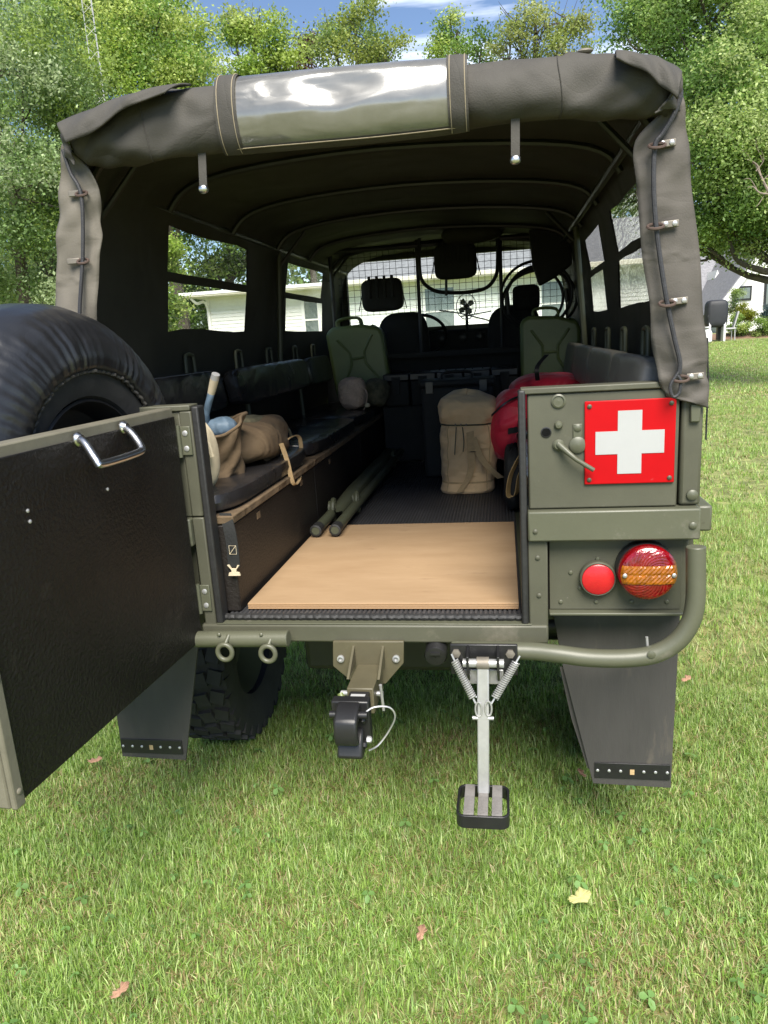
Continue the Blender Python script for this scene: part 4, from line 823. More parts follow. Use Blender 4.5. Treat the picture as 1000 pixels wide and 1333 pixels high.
sp = [pt(293, 668, 1, .05), pt(299, 690, 1, .035), pt(303, 715, 1, .03), pt(305, 738, 1, .03)]
sb = MB().ribbon(smoothpath(sp, 4), (1, -.15, 0), .036, .003).build('belt_strap', 'dark', T)
c_ = Vector(pt(305, 743, 1, .028)); k_ = .85
MB().prism([(c_.x+a*k_, c_.z+b*k_) for a, b in ((-.02, -.016), (.02, -.016), (.017, -.006), (.008, -.004), (.008, .004), (.021, .02), (.014, .02), (.008, .008), (-.008, .008), (-.014, .02), (-.021, .02), (-.008, .004), (-.008, -.004), (-.017, -.006))], 1, c_.y-.003, c_.y+.003).build('buckle', 'cream', sb)
q = Vector(pt(303, 716, 1, .0265)); MB().tube([q+Vector((a, 0, b)) for a, b in ((-.010, -.012), (.010, -.012), (.010, .012), (-.010, .012))], .0009, 4, closed=True).build('stitch_box', 'cream', sb)
MB().tube([q+Vector((-.010, 0, -.012)), q+Vector((.010, 0, .012))], .0009, 4).build('stitch_box', 'cream', sb)
# backrests
for y0, y1, x0, mm in ((.28, 1.00, -.745, 'vinyl'), (1.02, 2.15, -.705, 'vinyl'), (2.17, 2.66, -.70, 'vinyl_ol')):
    MB().blob((x0, (y0+y1)/2, 1.37), (.034, (y1-y0)/2, .078), 40, 12, 7, noise=.003, seed=int(y0*9), tm=Matrix.Rotation(R(-9), 3, 'Y')).build('backrest_cushion', mm, T)
for y0, y1, x0 in ((.10, .64, .73), (.66, 1.30, .735), (1.32, 1.95, .74), (1.97, 2.5, .745)):
    MB().blob((x0, (y0+y1)/2, 1.36), (.036, (y1-y0)/2, .082), 40, 12, 7, noise=.004, seed=int(y0*9), tm=Matrix.Rotation(R(9), 3, 'Y')).build('backrest_cushion', 'vinyl_gr', T)
def hoop(x, y, z0, z1, w_=.075):
    h = w_/2; MB().tube(smoothpath([(x, y-h, z0), (x, y-h, z1-.02), (x, y-h*.6, z1), (x, y+h*.6, z1), (x, y+h, z1-.02), (x, y+h, z0)], 3), .007, 8).build('rail_hoop', 'olive_dk', T)
for y in (.80, 1.32, 1.75, 2.22, 2.62): hoop(-.768, y, 1.36, 1.512)
for y in (.45, .85, 1.25, 1.7): hoop(.778, y, 1.36, 1.51)
for y in (1.25, 2.1): rod('backrest_post', (-.715, y, 1.13), (-.73, y, 1.42), .010, 'olive_dk', T)

# ---- canvas cover
half = [(-.805, 1.34), (-.795, 1.45), (-.780, 1.60), (-.762, 1.765), (-.758, 1.795), (-.732, 1.945), (-.712, 1.995), (-.675, 2.04), (-.61, 2.072), (-.48, 2.096), (-.25, 2.112), (0, 2.117)]
PR = half+[(-a+.04*min(1, abs(a)/.5), b-.012*min(1, abs(a)/.5)) for a, b in half[-2::-1]]
YL = [.0, .15, .3, .45, .67, .8, .98, 1.15, 1.3, 1.47, 1.49, 1.78, 2.04, 2.08, 2.3, 2.5, 2.7, 2.90, 3.2, 3.55]
WL = [(.67, 1.47), (2.08, 2.90)]; WR = [(.30, 1.15), (1.49, 2.04)]
BOWS = (.10, .62, 1.20, 1.80, 2.42, 3.02)
def cpt(i, y, ins=0.):
    a, b = PR[i]; l = math.hypot(a, b-1.6); a2 = a*(1-ins/max(abs(a), .3)) if abs(a) > .4 else a; b2 = b-ins if b > 1.9 else b
    gap = min(abs(y-c) for c in BOWS); b2 -= .013*min(1, gap/.3)*(1 if b > 2.0 else 0)
    a2 += (.005*math.sin(y*23+i*1.7)+.004*math.sin(y*41+i))*(1 if b < 2.0 else 0)
    a2 += (.035 if a < 0 else -.022)*max(0, 1-y/.6)*min(1, abs(a)/.5)
    z_ = .006*math.sin(y*31+i) if i in (2, 5, len(PR)-3, len(PR)-6) else 0
    return (a2, y, b2+z_)
def covermesh(ins):
    mb = MB(); n_ = len(PR); mb.v = [cpt(i, y, ins) for y in YL for i in range(n_)]
    for j in range(len(YL)-1):
        ym = (YL[j]+YL[j+1])/2
        for i in range(n_-1):
            left = i in (2, 4); right = i in (n_-4, n_-6)
            if left and any(a < ym < b for a, b in WL): continue
            if right and any(a < ym < b for a, b in WR): continue
            mb.f.append((j*n_+i, j*n_+i+1, (j+1)*n_+i+1, (j+1)*n_+i))
    return mb
CV = covermesh(0).build('canvas_cover', 'canvas', T, ang=60, fix=False); tag(CV, 'olive canvas cover stretched over hoops')
covermesh(.007).build('inner_lining', 'canvas_in', CV, ang=60, fix=False)  # same canvas, no separate lining; inside shade is in its colour
n_ = len(PR)
for side, wins in ((0, WL), (1, WR)):
    for y0, y1 in wins:
        for lo_i, hi_i in ((2, 3), (4, 5)):
            if side: lo_i, hi_i = n_-1-lo_i, n_-1-hi_i
            ysub = [y for y in YL if y0-1e-6 <= y <= y1+1e-6]
            a, b = [cpt(lo_i, y, .0035) for y in ysub], [cpt(hi_i, y, .0035) for y in ysub]
            MB().add(a+b, [(k, k+1, len(a)+k+1, len(a)+k) for k in range(len(a)-1)]).build('window_pane', 'pane', CV, fix=False)
# tube bows, rails, braces
for y in BOWS:
    MB().tube(smoothpath([cpt(i, y, .020) for i in range(6, n_-6)], 2), .011, 8).build('bow', 'bow', T)
for s_ in (-1, 1):
    rod('cover_rail', (s_*.71, .05, 1.985), (s_*.71, 3.5, 1.985), .012, 'bow', T, 8)
    rod('cover_rail', (s_*.785, .05, 1.40), (s_*.785, 3.5, 1.40), .012, 'bow', T, 8)
    for y in (.22, 1.9, 3.0): rod('brace', (s_*.725, y, 1.90), (s_*.58, y+.02, 2.06), .009, 'bow', T, 8)
    for y in (1.90,): rod('cover_post', (s_*.765, y, 1.37), (s_*.715, y, 2.0), .014, 'olive_dk', T, 8)
# rolled rear flap
RC = [(96, 166, 206), (108, 156, 213), (140, 141, 214), (200, 119, 208), (300, 107, 195), (400, 97, 186), (500, 88, 177), (600, 81, 165), (700, 75, 152), (780, 71, 150), (840, 74, 150), (868, 82, 148), (886, 94, 138)]
RT = [Vector(pt(x, t, 1, -.02)) for x, t, b in RC]; RB = [Vector(pt(x, b, 1, -.02)) for x, t, b in RC]
def interp(A, u):
    t = u*(len(A)-1); i = min(int(t), len(A)-2); f = t-i; p0 = A[max(i-1, 0)]; p1 = A[i]; p2 = A[i+1]; p3 = A[min(i+2, len(A)-1)]
    return .5*((2*p1)+(p2-p0)*f+(2*p0-5*p1+4*p2-p3)*f*f+(-p0+3*p1-3*p2+p3)*f**3)
def rollp(u, a, off=0., wob=1.):
    t_, b_ = interp(RT, u), interp(RB, u); c = (t_+b_)/2; h = (t_.z-b_.z)/2
    w_ = (.045*math.sin(u*19+1)*math.sin(2*a+u*7)+.03*math.sin(u*41+a*3+2*math.sin(u*13))+.018*math.sin(u*83-a*5)+.02*math.sin(a*4+u*23)*math.sin(u*31))*(2.1 if u < .3 or u > .7 else .6)*wob
    end = 1.0 if .04 < u < .96 else .75
    ca, sa = math.cos(a), math.sin(a)
    hh_ = h*(1+w_)+off; dd_ = (.052*end)*(1+w_)+off
    sg = lambda v, e: math.copysign(abs(v)**e, v)
    return Vector((c.x, c.y+.02-dd_*sg(ca, .85), c.z+hh_*sg(sa, .9)))
def rfn(u, v_): return tuple(rollp(v_, 2*math.pi*u))
RL = MB().grid(rfn, 40, 120, True); RL.f += [tuple(range(40))[::-1], tuple(range(119*40, 120*40))]
RL = RL.build('rolled_flap', 'canvas', T, ang=70); tag(RL, 'rolled up rear canvas flap with a shiny window sheet in it')
def uofx(px):
    for i in range(len(RC)-1):
        if RC[i][0] <= px <= RC[i+1][0]: return (i+(px-RC[i][0])/(RC[i+1][0]-RC[i][0]))/(len(RC)-1)
U0, U1 = uofx(303), uofx(597)
def pv(u, v_):
    a = -1.02+v_*(2.45); uu = U0+(U1-U0)*u; du, dv = u-.47, v_-.56
    core = math.exp(-((du/.11)**2+(dv/.17)**2)); wing = math.exp(-((du/.30)**2+(dv/.10)**2))
    dent = -.011*core-.005*wing*(1-core)+.003*math.exp(-((du/.35)**2+((dv-.17)/.07)**2))+.003*math.exp(-((du/.4)**2+((dv+.19)/.08)**2))+.0012*math.sin(u*31+v_*9)*wing
    return tuple(rollp(uu, a, .013+dent, .12))
PVS = MB().grid(pv, 70, 34).build('window_sheet', 'pvc', RL, ang=80, fix=False)
for u_ in (U0, U1):
    MB().grid(lambda a, b: tuple(rollp(u_+(b-.5)*.022, -1.25+a*2.9, .0165+.002*math.cos((b-.5)*3), .12)), 20, 6).build('sewn_hem', 'canvas', RL, ang=80, fix=False)
    for du in (-.008, .008): MB().tube([rollp(u_+du, -1.2+.14*k, .0185, .12) for k in range(20)], .0011, 4).build('stitching', 'stitch', RL)
MB().grid(lambda a, b: tuple(rollp(U0+(U1-U0)*a, -1.35+b*.36, .0155, .12)), 40, 5).build('sewn_hem', 'canvas', RL, ang=80, fix=False)
MB().tube([rollp(U0+(U1-U0)*k/50, -1.02, .017, .12) for k in range(51)], .0012, 4).build('stitching', 'stitch', RL)
for px in (195, 726):
    u_ = uofx(px); MB().tube([rollp(u_+.003*math.sin(k*.3), -1.5+.15*k, .0012) for k in range(22)], .0012, 4).build('seam', 'canvas', RL)
MB().blob(rollp(uofx(760), 1.5, .004), (.018, .012, .006), 10, 6, 2).build('rivet', 'nickel', RL)
# folded corners of the roll
def fold(top, low, yt, yl, nm='corner_fold'):
    A = [Vector(pt(a, b, 1, yt)) for a, b in top]; B = [Vector(pt(a, b, 1, yl)) for a, b in low]
    def fn(u, v_):
        p = interp(A, u).lerp(interp(B, u), v_); return (p.x, p.y-.018*math.sin(math.pi*v_)*(1-.4*u)-.004*math.sin(u*14+v_*6), p.z+.006*math.sin(math.pi*v_))
    return MB().grid(fn, 30, 12).build(nm, 'canvas', RL, ang=80, solid=.004, fix=False)
fold([(79, 160), (115, 144), (150, 130), (200, 117), (250, 111)], [(86, 186), (108, 178), (138, 160), (168, 138), (215, 121)], -.03, -.088)
fold([(79, 160), (82, 176), (84, 190), (86, 205)], [(88, 182), (92, 192), (95, 204), (98, 216)], -.03, -.06)
fold([(886, 93), (868, 80), (840, 72), (800, 70)], [(882, 128), (862, 112), (838, 92), (802, 76)], -.03, -.088)
fold([(886, 93), (886, 110), (885, 130), (884, 146)], [(880, 120), (870, 130), (862, 138), (852, 148)], -.02, -.07)
# side curtain strips
def strip(rows, y_, mm, label, bulge=.007):
    A = [Vector(pt(a, b, 1, y_)) for a, b, c, d in rows]; B = [Vector(pt(c, d, 1, y_)) for a, b, c, d in rows]
    def fn(u, v_):
        p = interp(A, v_).lerp(interp(B, v_), u); w_ = .0035*math.sin(v_*17+u*5)+.003*math.sin(v_*29-u*8)*math.sin(v_*7)+.0022*math.sin(u*9+v_*47)
        e = .0018*math.sin(v_*33+2)*(1-2*u)
        return (p.x+e, p.y-bulge*math.sin(math.pi*u)-w_, p.z+.3*w_)
    o = MB().grid(fn, 14, 60).build('curtain_strip', mm, T, ang=80, solid=.004, fix=False); tag(o, label); return o
SR = strip([(866, 146, 886, 112), (826, 186, 892, 150), (828, 225, 897, 205), (833, 300, 906, 290), (845, 400, 916, 410), (853, 470, 921, 480), (859, 500, 922, 505), (868, 515, 922, 531)], -.006, 'canvas_s', 'right canvas edge strip laced with black cord')
SL_ = strip([(84, 186, 104, 206), (79, 214, 128, 240), (77, 270, 131, 280), (75, 330, 132, 325), (72, 400, 126, 410), (70, 470, 124, 480), (69, 540, 123, 540)], -.012, 'canvas_lit', 'left canvas edge strip laced with black cord')
def lace(pts, y_, r, par): MB().tube(smoothpath([pt(a, b, 1, y_) for a, b in pts], 6), r, 8).build('lacing_cord', 'cord', par)
lace([(884, 108), (886, 125), (876, 152), (862, 175), (853, 190), (851, 240), (854, 291), (860, 340), (868, 391), (878, 440), (885, 470), (884, 487)], -.035, .0052, SR)
lace([(884, 484), (873, 502), (876, 516), (884, 512), (886, 496), (881, 488)], -.04, .004, SR)
lace([(82, 195), (92, 225), (106, 255), (108, 330), (104, 400), (103, 470)], -.038, .0048, SL_)
for px, py, lx in ((868, 187, 855), (872, 292, 853), (884, 392, 868), (905, 490, 886)):
    c_ = Vector(pt(px, py, 1, -.024)); tt_ = MB().prism([(c_.x-.019, c_.z-.008), (c_.x+.019, c_.z-.006), (c_.x+.019, c_.z+.009), (c_.x-.019, c_.z+.007)], 1, c_.y-.003, c_.y+.003).build('toggle_plate', 'nickel', SR, bevel=.002)
    for sx in (-.009, .010): bolt('rivet', c_+Vector((sx, -.003, .001)), (0, -1, 0), .0055, .003, 'steel', SR, 10)
    d_ = Vector(pt(lx, py+3, 1, -.034)); MB().tube([d_+Vector((.017*math.cos(k*math.pi/7), -.004+.008*math.sin(k*math.pi/7), .006*math.sin(k*math.pi/7))) for k in range(14)], .0032, 6, closed=True).build('cord_loop', 'leather', SR)
for px, py, lx in ((96, 340, 108), (98, 252, 106)):
    c_ = Vector(pt(px, py, 1, -.028)); MB().prism([(c_.x-.017, c_.z-.007), (c_.x+.017, c_.z-.007), (c_.x+.017, c_.z+.007), (c_.x-.017, c_.z+.007)], 1, c_.y-.003, c_.y+.003).build('toggle_plate', 'nickel', SL_, bevel=.002)
    d_ = Vector(pt(lx, py, 1, -.036)); MB().tube([d_+Vector((.015*math.cos(k*math.pi/7), .006*math.sin(k*math.pi/7), .006*math.sin(k*math.pi/7))) for k in range(14)], .003, 6, closed=True).build('cord_loop', 'leather', SL_)
MB().ribbon([pt(921, 440, 1, .03), pt(922, 500, 1, .03), pt(920, 545, 1, .03), pt(919, 572, 1, .03)], (.2, 1, 0), .022, .003).build('side_strap', 'dark', SR)
for (x0, y0), (x1, y1) in (((671, 152), (671, 208)), ((263, 196), (265, 246))):
    hs = MB().ribbon([pt(x0, y0, 1, -.015), pt((x0+x1)/2, (y0+y1)/2, 1, -.018), pt(x1, y1, 1, -.018)], (1, 0, 0), .019, .003).build('hanging_strap', 'canvas', T)
    MB().blob(pt(x1, y1, 1, -.024), (.012, .010, .010), 12, 8, 2.5).build('strap_buckle', 'chrome', hs)

# ---- cab
MB().box(-.78, .78, 2.955, 2.985, .80, 1.42).build('cab_bulkhead', 'dark', T)
MB().box(-.34, .52, 2.5, 2.94, .8035, 1.128).build('cargo_shelf', 'dark', T, bevel=.006)
for sx, nm in ((-.265, 'd'), (.445, 'p')):
    st = MB().blob((sx, 3.06, 1.38), (.17, .06, .30), 24, 16, 4, noise=.006).build('front_seat', 'dark', T)
    MB().blob((sx, 3.25, 1.10), (.20, .20, .07), 24, 10, 4).build('seat_base', 'dark', st)
MB().blob((.52, 3.02, 1.72), (.085, .04, .075), 16, 10, 5).build('headrest', 'dark', T)
DB = MB().box(-.78, .78, 3.38, 3.54, 1.10, 1.555).build('dashboard', 'dark', T, bevel=.02)
for x in (-.05, .10, .22): bolt('dial', (x, 3.38, 1.50), (0, -1, 0), .03, .012, 'black', DB, 16)
swc = Vector((-.165, 3.22, 1.53)); tms = Matrix.Translation(swc)@Matrix.Rotation(R(38), 4, 'X')
swh = MB().tube([tms@Vector((.165*math.cos(k*math.pi/20), 0, .165*math.sin(k*math.pi/20))) for k in range(40)], .011, 8, closed=True).build('steering_wheel', 'black', T)
for f in (.3, 2.84, 4.7): rod('spoke', tms@Vector((0, .02, 0)), tms@Vector((.16*math.cos(f), 0, .16*math.sin(f))), .007, 'black', swh, 6)
rod('column', tms@Vector((0, .02, 0)), (-.165, 3.4, 1.33), .025, 'black', swh)
WF = MB()
for bx in ((-.80, -.71, 1.55, 2.10), (.80, .88, 1.55, 2.10), (-.71, .80, 2.055, 2.10), (-.71, .80, 1.55, 1.585)): WF.box(bx[0], bx[1], 3.50, 3.545, bx[2], bx[3])
WF = WF.build('windscreen_frame', 'olive_dk', T)
MB().box(-.71, .80, 3.515, 3.521, 1.585, 2.055).build('windscreen', 'glass', WF)
MB().tube([pt(572, 404, 1, 3.56), pt(600, 408, 1, 3.56), pt(640, 418, 1, 3.56)], .006, 6).build('wiper', 'black', WF)
MB().tube([pt(640, 405, 1, 3.56), pt(600, 412, 1, 3.56)], .005, 6).build('wiper', 'black', WF)
# wire partition, frame bars
wm = MB(); yw = 2.80
for k in range(38): x = -.60+k*.038; wm.tube([(x, yw, 1.66), (x, yw, 2.07)], .0014, 4)
for k in range(11): z = 1.67+k*.038; wm.tube([(-.62, yw+.003, z), (.83, yw+.003, z)], .0014, 4)
WP = wm.build('wire_partition', 'black', T)
for px in (542, 651): rod('partition_bar', pt(px, 312, 1, yw-.01), (pt(px, 312, 1, yw)[0], yw-.01, 1.40), .011, 'black', WP, 8)
rod('partition_bar', (-.66, yw-.012, 2.055), (.80, yw-.012, 2.055), .016, 'black', WP, 8)
rod('partition_bar', (-.66, yw, 1.40), (-.66, yw, 2.08), .013, 'black', WP, 8)
MB().box(-.70, .70, yw-.03, yw, 1.40, 1.43).build('partition_rail', 'dark', WP)
MB().tube(smoothpath([pt(x, y, 1, yw-.03) for x, y in ((546, 310), (546, 345), (550, 366), (565, 378), (585, 381), (612, 380), (634, 374), (646, 358), (648, 335), (648, 305))], 5), .011, 8).build('partition_loop', 'black', WP)
rod('partition_bar', pt(581, 300, 1, yw-.04), pt(581, 385, 1, yw-.04), .008, 'black', WP, 8)
# dash fan
fc = Vector(pt(607, 399, 1, 3.3)); FN = MB().tube([fc+Vector((.066*math.cos(k*math.pi/14), 0, .082*math.sin(k*math.pi/14))) for k in range(28)], .003, 6, closed=True).build('cab_fan', 'steel', T)
for k in range(4):
    f = k*math.pi/2+.5; u = Vector((math.cos(f), 0, math.sin(f))); v_ = Vector((-math.sin(f), 0, math.cos(f)))
    MB().add([fc+u*.012+v_*.008, fc+u*.034+v_*.024+Vector((0, .012, 0)), fc+u*.056+v_*.012+Vector((0, .01, 0)), fc+u*.055-v_*.012, fc+u*.025-v_*.014], [(0, 1, 2, 3, 4)]).build('fan_blade', 'fanpale', FN, solid=.002, fix=False)
cg = MB()
for k in range(16):
    f = k*math.pi/8; cg.tube([fc+Vector((.01*math.cos(f), -.022, .01*math.sin(f))), fc+Vector((.045*math.cos(f), -.018, .055*math.sin(f))), fc+Vector((.066*math.cos(f), 0, .082*math.sin(f)))], .0011, 4)
cg.build('fan_guard', 'plas', FN); MB().blob(fc+Vector((0, .03, 0)), (.022, .03, .022), 12, 8, 2.3).build('fan_motor', 'black', FN)
rod('fan_stem', fc+Vector((0, .03, -.02)), fc+Vector((0, .03, -.16)), .010, 'black', FN, 8)
# ================================================================== cargo
# plywood sheet
pb = MB().box(-.357, .399, .062, .925, .8045, .8225).build('plywood_board', 'ply', bevel=.001); tag(pb, 'pale plywood board lying flat on the cargo floor', 'board')
for k, z in enumerate((.8075, .8135, .8195)): MB().box(-.3565, .3985, .0605, .0619, z-.0013, z+.0013).build('ply_layer', 'ply_edge', pb)
# folded stretcher
SX = empty('folded_stretcher', (-.29, 1.6, .8245), 'olive folded stretcher with pole ends on the plywood, lying along the bench', 'stretcher')
def pole(a, b, r):
    p = MB().tube([a, b], r, 14).build('pole', 'olive_dk', SX)
    d = (Vector(b)-Vector(a)).normalized(); MB().lathe([(r*1.12, -.05), (r*1.12, .0), (r*.8, .002), (r*.7, -.02), (.001, -.02)], 14, facing(Vector(a)+(-d)*.001, -d)).build('end_cap', 'rubber', p)
pole(pt(411, 691, 1, .74), (-.315, 2.55, .868), .020); pole(pt(436, 690, 1, .74), (-.245, 2.55, .862), .020)
MB().blob((-.295, 1.75, .868), (.035, .78, .034), 20, 12, 3.5, noise=.02).build('canvas_bed', 'olive_dk', SX)
for y in (1.02, 1.16, 2.25):
    c_ = Vector((-.255 if y > 1.1 else -.325, y, .862)); MB().tube([c_+Vector((.004, .03*math.cos(k*math.pi/8), .0+.042*math.sin(k*math.pi/8))) for k in range(16)], .010, 8, closed=True).build('stirrup_foot', 'olive_dk', SX)
    MB().ribbon([c_+Vector((0, .024*math.cos(k*math.pi/8), .036*math.sin(k*math.pi/8))) for k in range(17)], (1, 0, 0), .030, .004).build('stirrup_band', 'olive_dk', SX)
# tan duffel
TB = empty('tan_duffel_bag', (.205, 1.62, .803), 'upright tan canvas duffel bag with hanging strap standing on the ribbed mat', 'bag')
rr_ = [(.118, 0), (.126, .012), (.122, .045), (.118, .055), (.124, .10), (.128, .18), (.130, .26), (.128, .30), (.120, .318), (.126, .33), (.138, .37), (.136, .40), (.116, .432), (.07, .455), (.001, .462)]
def bagf(u, v_):
    t = v_*(len(rr_)-1); i = min(int(t), len(rr_)-2); f = t-i; r = rr_[i][0]*(1-f)+rr_[i+1][0]*f; z = rr_[i][1]*(1-f)+rr_[i+1][1]*f; a = 2*math.pi*u
    k = min(1, z/.08)*(1 if z < .44 else .4); r *= 1+k*(.016*math.sin(3*a+z*18)+.014*math.sin(5*a-z*33)+.018*math.sin(z*70+3*math.sin(2*a+1))+.012*math.sin(11*a+z*25)+.014*math.sin(8*a-z*60))
    lean = .02*math.sin(z*4)-.03*max(0, z-.2); e = .68; sgp = lambda q: math.copysign(abs(q)**e, q)
    return (.192+lean+r*sgp(math.cos(a))*1.03, 1.62+r*sgp(math.sin(a))*.85, .804+z+(.014*math.cos(a-2.0)*max(0, z-.3)/.15))
MB().grid(bagf, 48, 70, True).build('bag_body', 'tan', TB, ang=80)
for z_ in (2.6, 3.0): MB().tube([Vector(bagf(k/48, z_/14))+Vector((0, -.001, 0)) for k in range(48)], .0022, 5, closed=True).build('base_seam', 'tan_dk', TB)
for k_ in (31, 41): MB().tube([Vector(bagf(k_/48, (1+.25*q)/14))+Vector((0, -.001, 0)) for q in range(29)], .002, 5).build('side_seam', 'tan_dk', TB)
MB().tube([Vector(bagf(k/48, (8.3)/14))+Vector((0, 0, 0)) for k in range(48)], .004, 6, closed=True).build('closure_band', 'olive_dk', TB)
def bagsurf(px, py, off): p = Vector(pt(px, py, 1, 1.62-.108-off)); return p
def bandon(pts, mm, wd, nm): return MB().ribbon(smoothpath([bagsurf(*p) for p in pts], 5), (1, -.1, .25), wd, .003).build(nm, mm, TB)
bandon([(612, 562, .006), (613, 585, .012), (614, 605, .016), (610, 622, .016), (598, 641, .014)], 'tan_dk', .034, 'shoulder_strap')
bandon([(616, 570, .010), (626, 595, .016), (640, 612, .016), (652, 622, .0)], 'tan_dk', .030, 'shoulder_strap')
bandon([(612, 588, .020), (619, 588, .020)], 'black', .008, 'strap_slider')
for q in (((594, 556, .012), (593, 572, .016), (592, 592, .016)), ((602, 556, .012), (604, 575, .016), (603, 588, .016))): MB().tube(smoothpath([bagsurf(*p) for p in q], 4), .0022, 6).build('drawstring', 'olive_dk', TB)
for px in (593, 600, 607): MB().blob(bagsurf(px, 553, .014), (.005, .004, .005), 8, 6, 2).build('grommet', 'nickel', TB)
# red bag
RBG = empty('red_duffel_bag', (.52, 1.78, .94), 'red nylon duffel bag lying between the tan bag and the right bench', 'bag')
MB().blob((.405, 1.68, 1.10), (.115, .20, .165), 30, 20, 2.6, noise=.018, seed=4, tm=Matrix.Rotation(R(18), 3, 'Y')).build('bag_body', 'rednylon', RBG)
MB().blob((.58, 1.84, 1.238), (.18, .20, .080), 30, 16, 2.8, noise=.02, seed=5).build('bag_end', 'rednylon', RBG)
MB().ribbon(smoothpath([pt(640, 541, 1, 1.50), pt(655, 527, 1, 1.48), pt(668, 519, 1, 1.5), pt(680, 515, 1, 1.55)], 4), (0, .2, 1), .010, .004).build('zip', 'black', RBG)
MB().prism([(-.022, -.014), (.03, -.006), (.03, .02), (-.022, .012)], 1, -.003, .003, Matrix.Translation(Vector(pt(668, 561, 1, 1.478)))).build('patch', 'dark', RBG)
MB().ribbon(smoothpath([pt(700, 495, 1, 1.62), pt(699, 486, 1, 1.6), pt(700, 476, 1, 1.62), pt(712, 462, 1, 1.7)], 4), (1, .3, 0), .02, .004).build('carry_strap', 'black', RBG)
# black bag with khaki strap by the right bench
BB = empty('black_holdall', (.40, 1.25, .803), 'black soft holdall with a khaki strap leaning on the right bench', 'bag')
MB().blob((.405, 1.30, .93), (.042, .20, .125), 24, 16, 3, noise=.03, seed=9).build('bag_body', 'dark', BB)
MB().ribbon(smoothpath([pt(681, 587, 1, 1.08), pt(672, 603, 1, 1.07), pt(664, 622, 1, 1.07), pt(662, 645, 1, 1.07), pt(672, 643, 1, 1.07), pt(676, 620, 1, 1.07), pt(682, 607, 1, 1.08)], 4), (.6, 1, 0), .03, .003).build('carry_strap', 'khaki', BB)
# dark case behind the tan bag
CS = empty('black_equipment_case', (.14, 2.02, .803), 'black plastic equipment case standing behind the tan duffel', 'case')
MB().box(-.045, .32, 1.93, 2.12, .804, 1.27).build('case_body', 'dark', CS, bevel=.02, seg=3)
MB().box(-.055, .33, 1.92, 2.13, 1.272, 1.305).build('case_lid', 'dark', CS, bevel=.012)
MB().tube(smoothpath([(.06, 2.02, 1.305), (.07, 2.02, 1.335), (.20, 2.02, 1.335), (.21, 2.02, 1.305)], 4), .008, 8).build('case_handle', 'black', CS)
for x in (.0, .27): MB().box(x-.02, x+.02, 1.912, 1.9195, 1.24, 1.30).build('case_latch', 'black', CS, bevel=.002)
# ammunition boxes
def ammo(x, lab):
    o = empty('ammunition_box', (x, 2.63, 1.1295), lab, 'ammo box', 'ammunition boxes on the cargo shelf'); w_ = .0765
    MB().box(x-w_+.004, x+w_-.004, 2.52, 2.78, 1.1295, 1.275).build('box_body', 'dark', o, bevel=.008)
    MB().box(x-w_, x+w_, 2.512, 2.79, 1.2765, 1.318).build('lid', 'black', o, bevel=.006)
    MB().prism([(x-.02, 1.20), (x+.02, 1.20), (x+.026, 1.30), (x-.026, 1.30)], 1, 2.502, 2.5105).build('latch', 'dark', o, bevel=.002)
    MB().tube([(x-.03, 2.65, 1.318), (x-.03, 2.65, 1.33), (x+.03, 2.65, 1.33), (x+.03, 2.65, 1.318)], .004, 6).build('handle', 'dark', o)
labs = ['ammunition box at the driver side end of the shelf, beside the left jerrycan', 'second ammunition box on the shelf from the left jerrycan', 'middle ammunition box of the row of five on the shelf', 'fourth ammunition box on the shelf from the left jerrycan', 'ammunition box at the end of the shelf nearest the right jerrycan']
for k in range(5): ammo(-.255+k*.158, 'black steel '+labs[k])
# jerrycans
def jerry(c, w_, lab, mm, rz=0, ry=0):
    o = empty('jerrycan', c, lab, 'jerrycan', 'jerrycans at the front of the cargo bed'); tm = Matrix.Translation(Vector(c))@Matrix.Rotation(rz, 4, 'Z')@Matrix.Rotation(ry, 4, 'Y'); h = w_/2; d = .08; H_ = .44
    pr = [(-h, .03), (-h+.03, 0), (h-.03, 0), (h, .03), (h, H_-.09), (h-.015, H_-.045), (h-.12, H_-.01), (-h+.05, H_), (-h+.01, H_-.02), (-h, H_-.05)]
    b_ = MB().prism(pr, 1, -d, d, tm).build('can_body', mm, o, bevel=.025, seg=4)
    for s in (-1, 1):
        for q in (((-h*.62, .10), (-h*.25, .20), (-h*.25, .27), (-h*.62, .36)), ((h*.62, .10), (h*.25, .20), (h*.25, .27), (h*.62, .36)), ((-h*.25, .235), (h*.25, .235))):
            MB().tube([tm@Vector((a, s*(d+.001), z)) for a, z in q], .008, 8).build('embossed_rib', mm, b_)
    for k in (-1, 0, 1): MB().tube(smoothpath([tm@Vector((a, k*.045, z)) for a, z in ((-h*.55, H_-.015), (-h*.5, H_+.035), (h*.2, H_+.03), (h*.25, H_-.04))], 4), .008, 8).build('carry_handle', mm, o)
    MB().lathe([(.028, 0), (.030, .035), (.024, .045), (.001, .046)], 16, tm@Matrix.Translation((h*.62, 0, H_-.07))@Matrix.Rotation(R(35), 4, 'Y')).build('filler_cap', mm, o)
    return o
jerry((-.478, 2.72, 1.185), .345, 'green jerrycan standing on the left bench beside the small dusty pink bag', 'can', R(4), R(-6))
jerry((.64, 2.60, 1.16), .335, 'green jerrycan in shadow on the right bench under the hose coil', 'can', R(-4), 0)
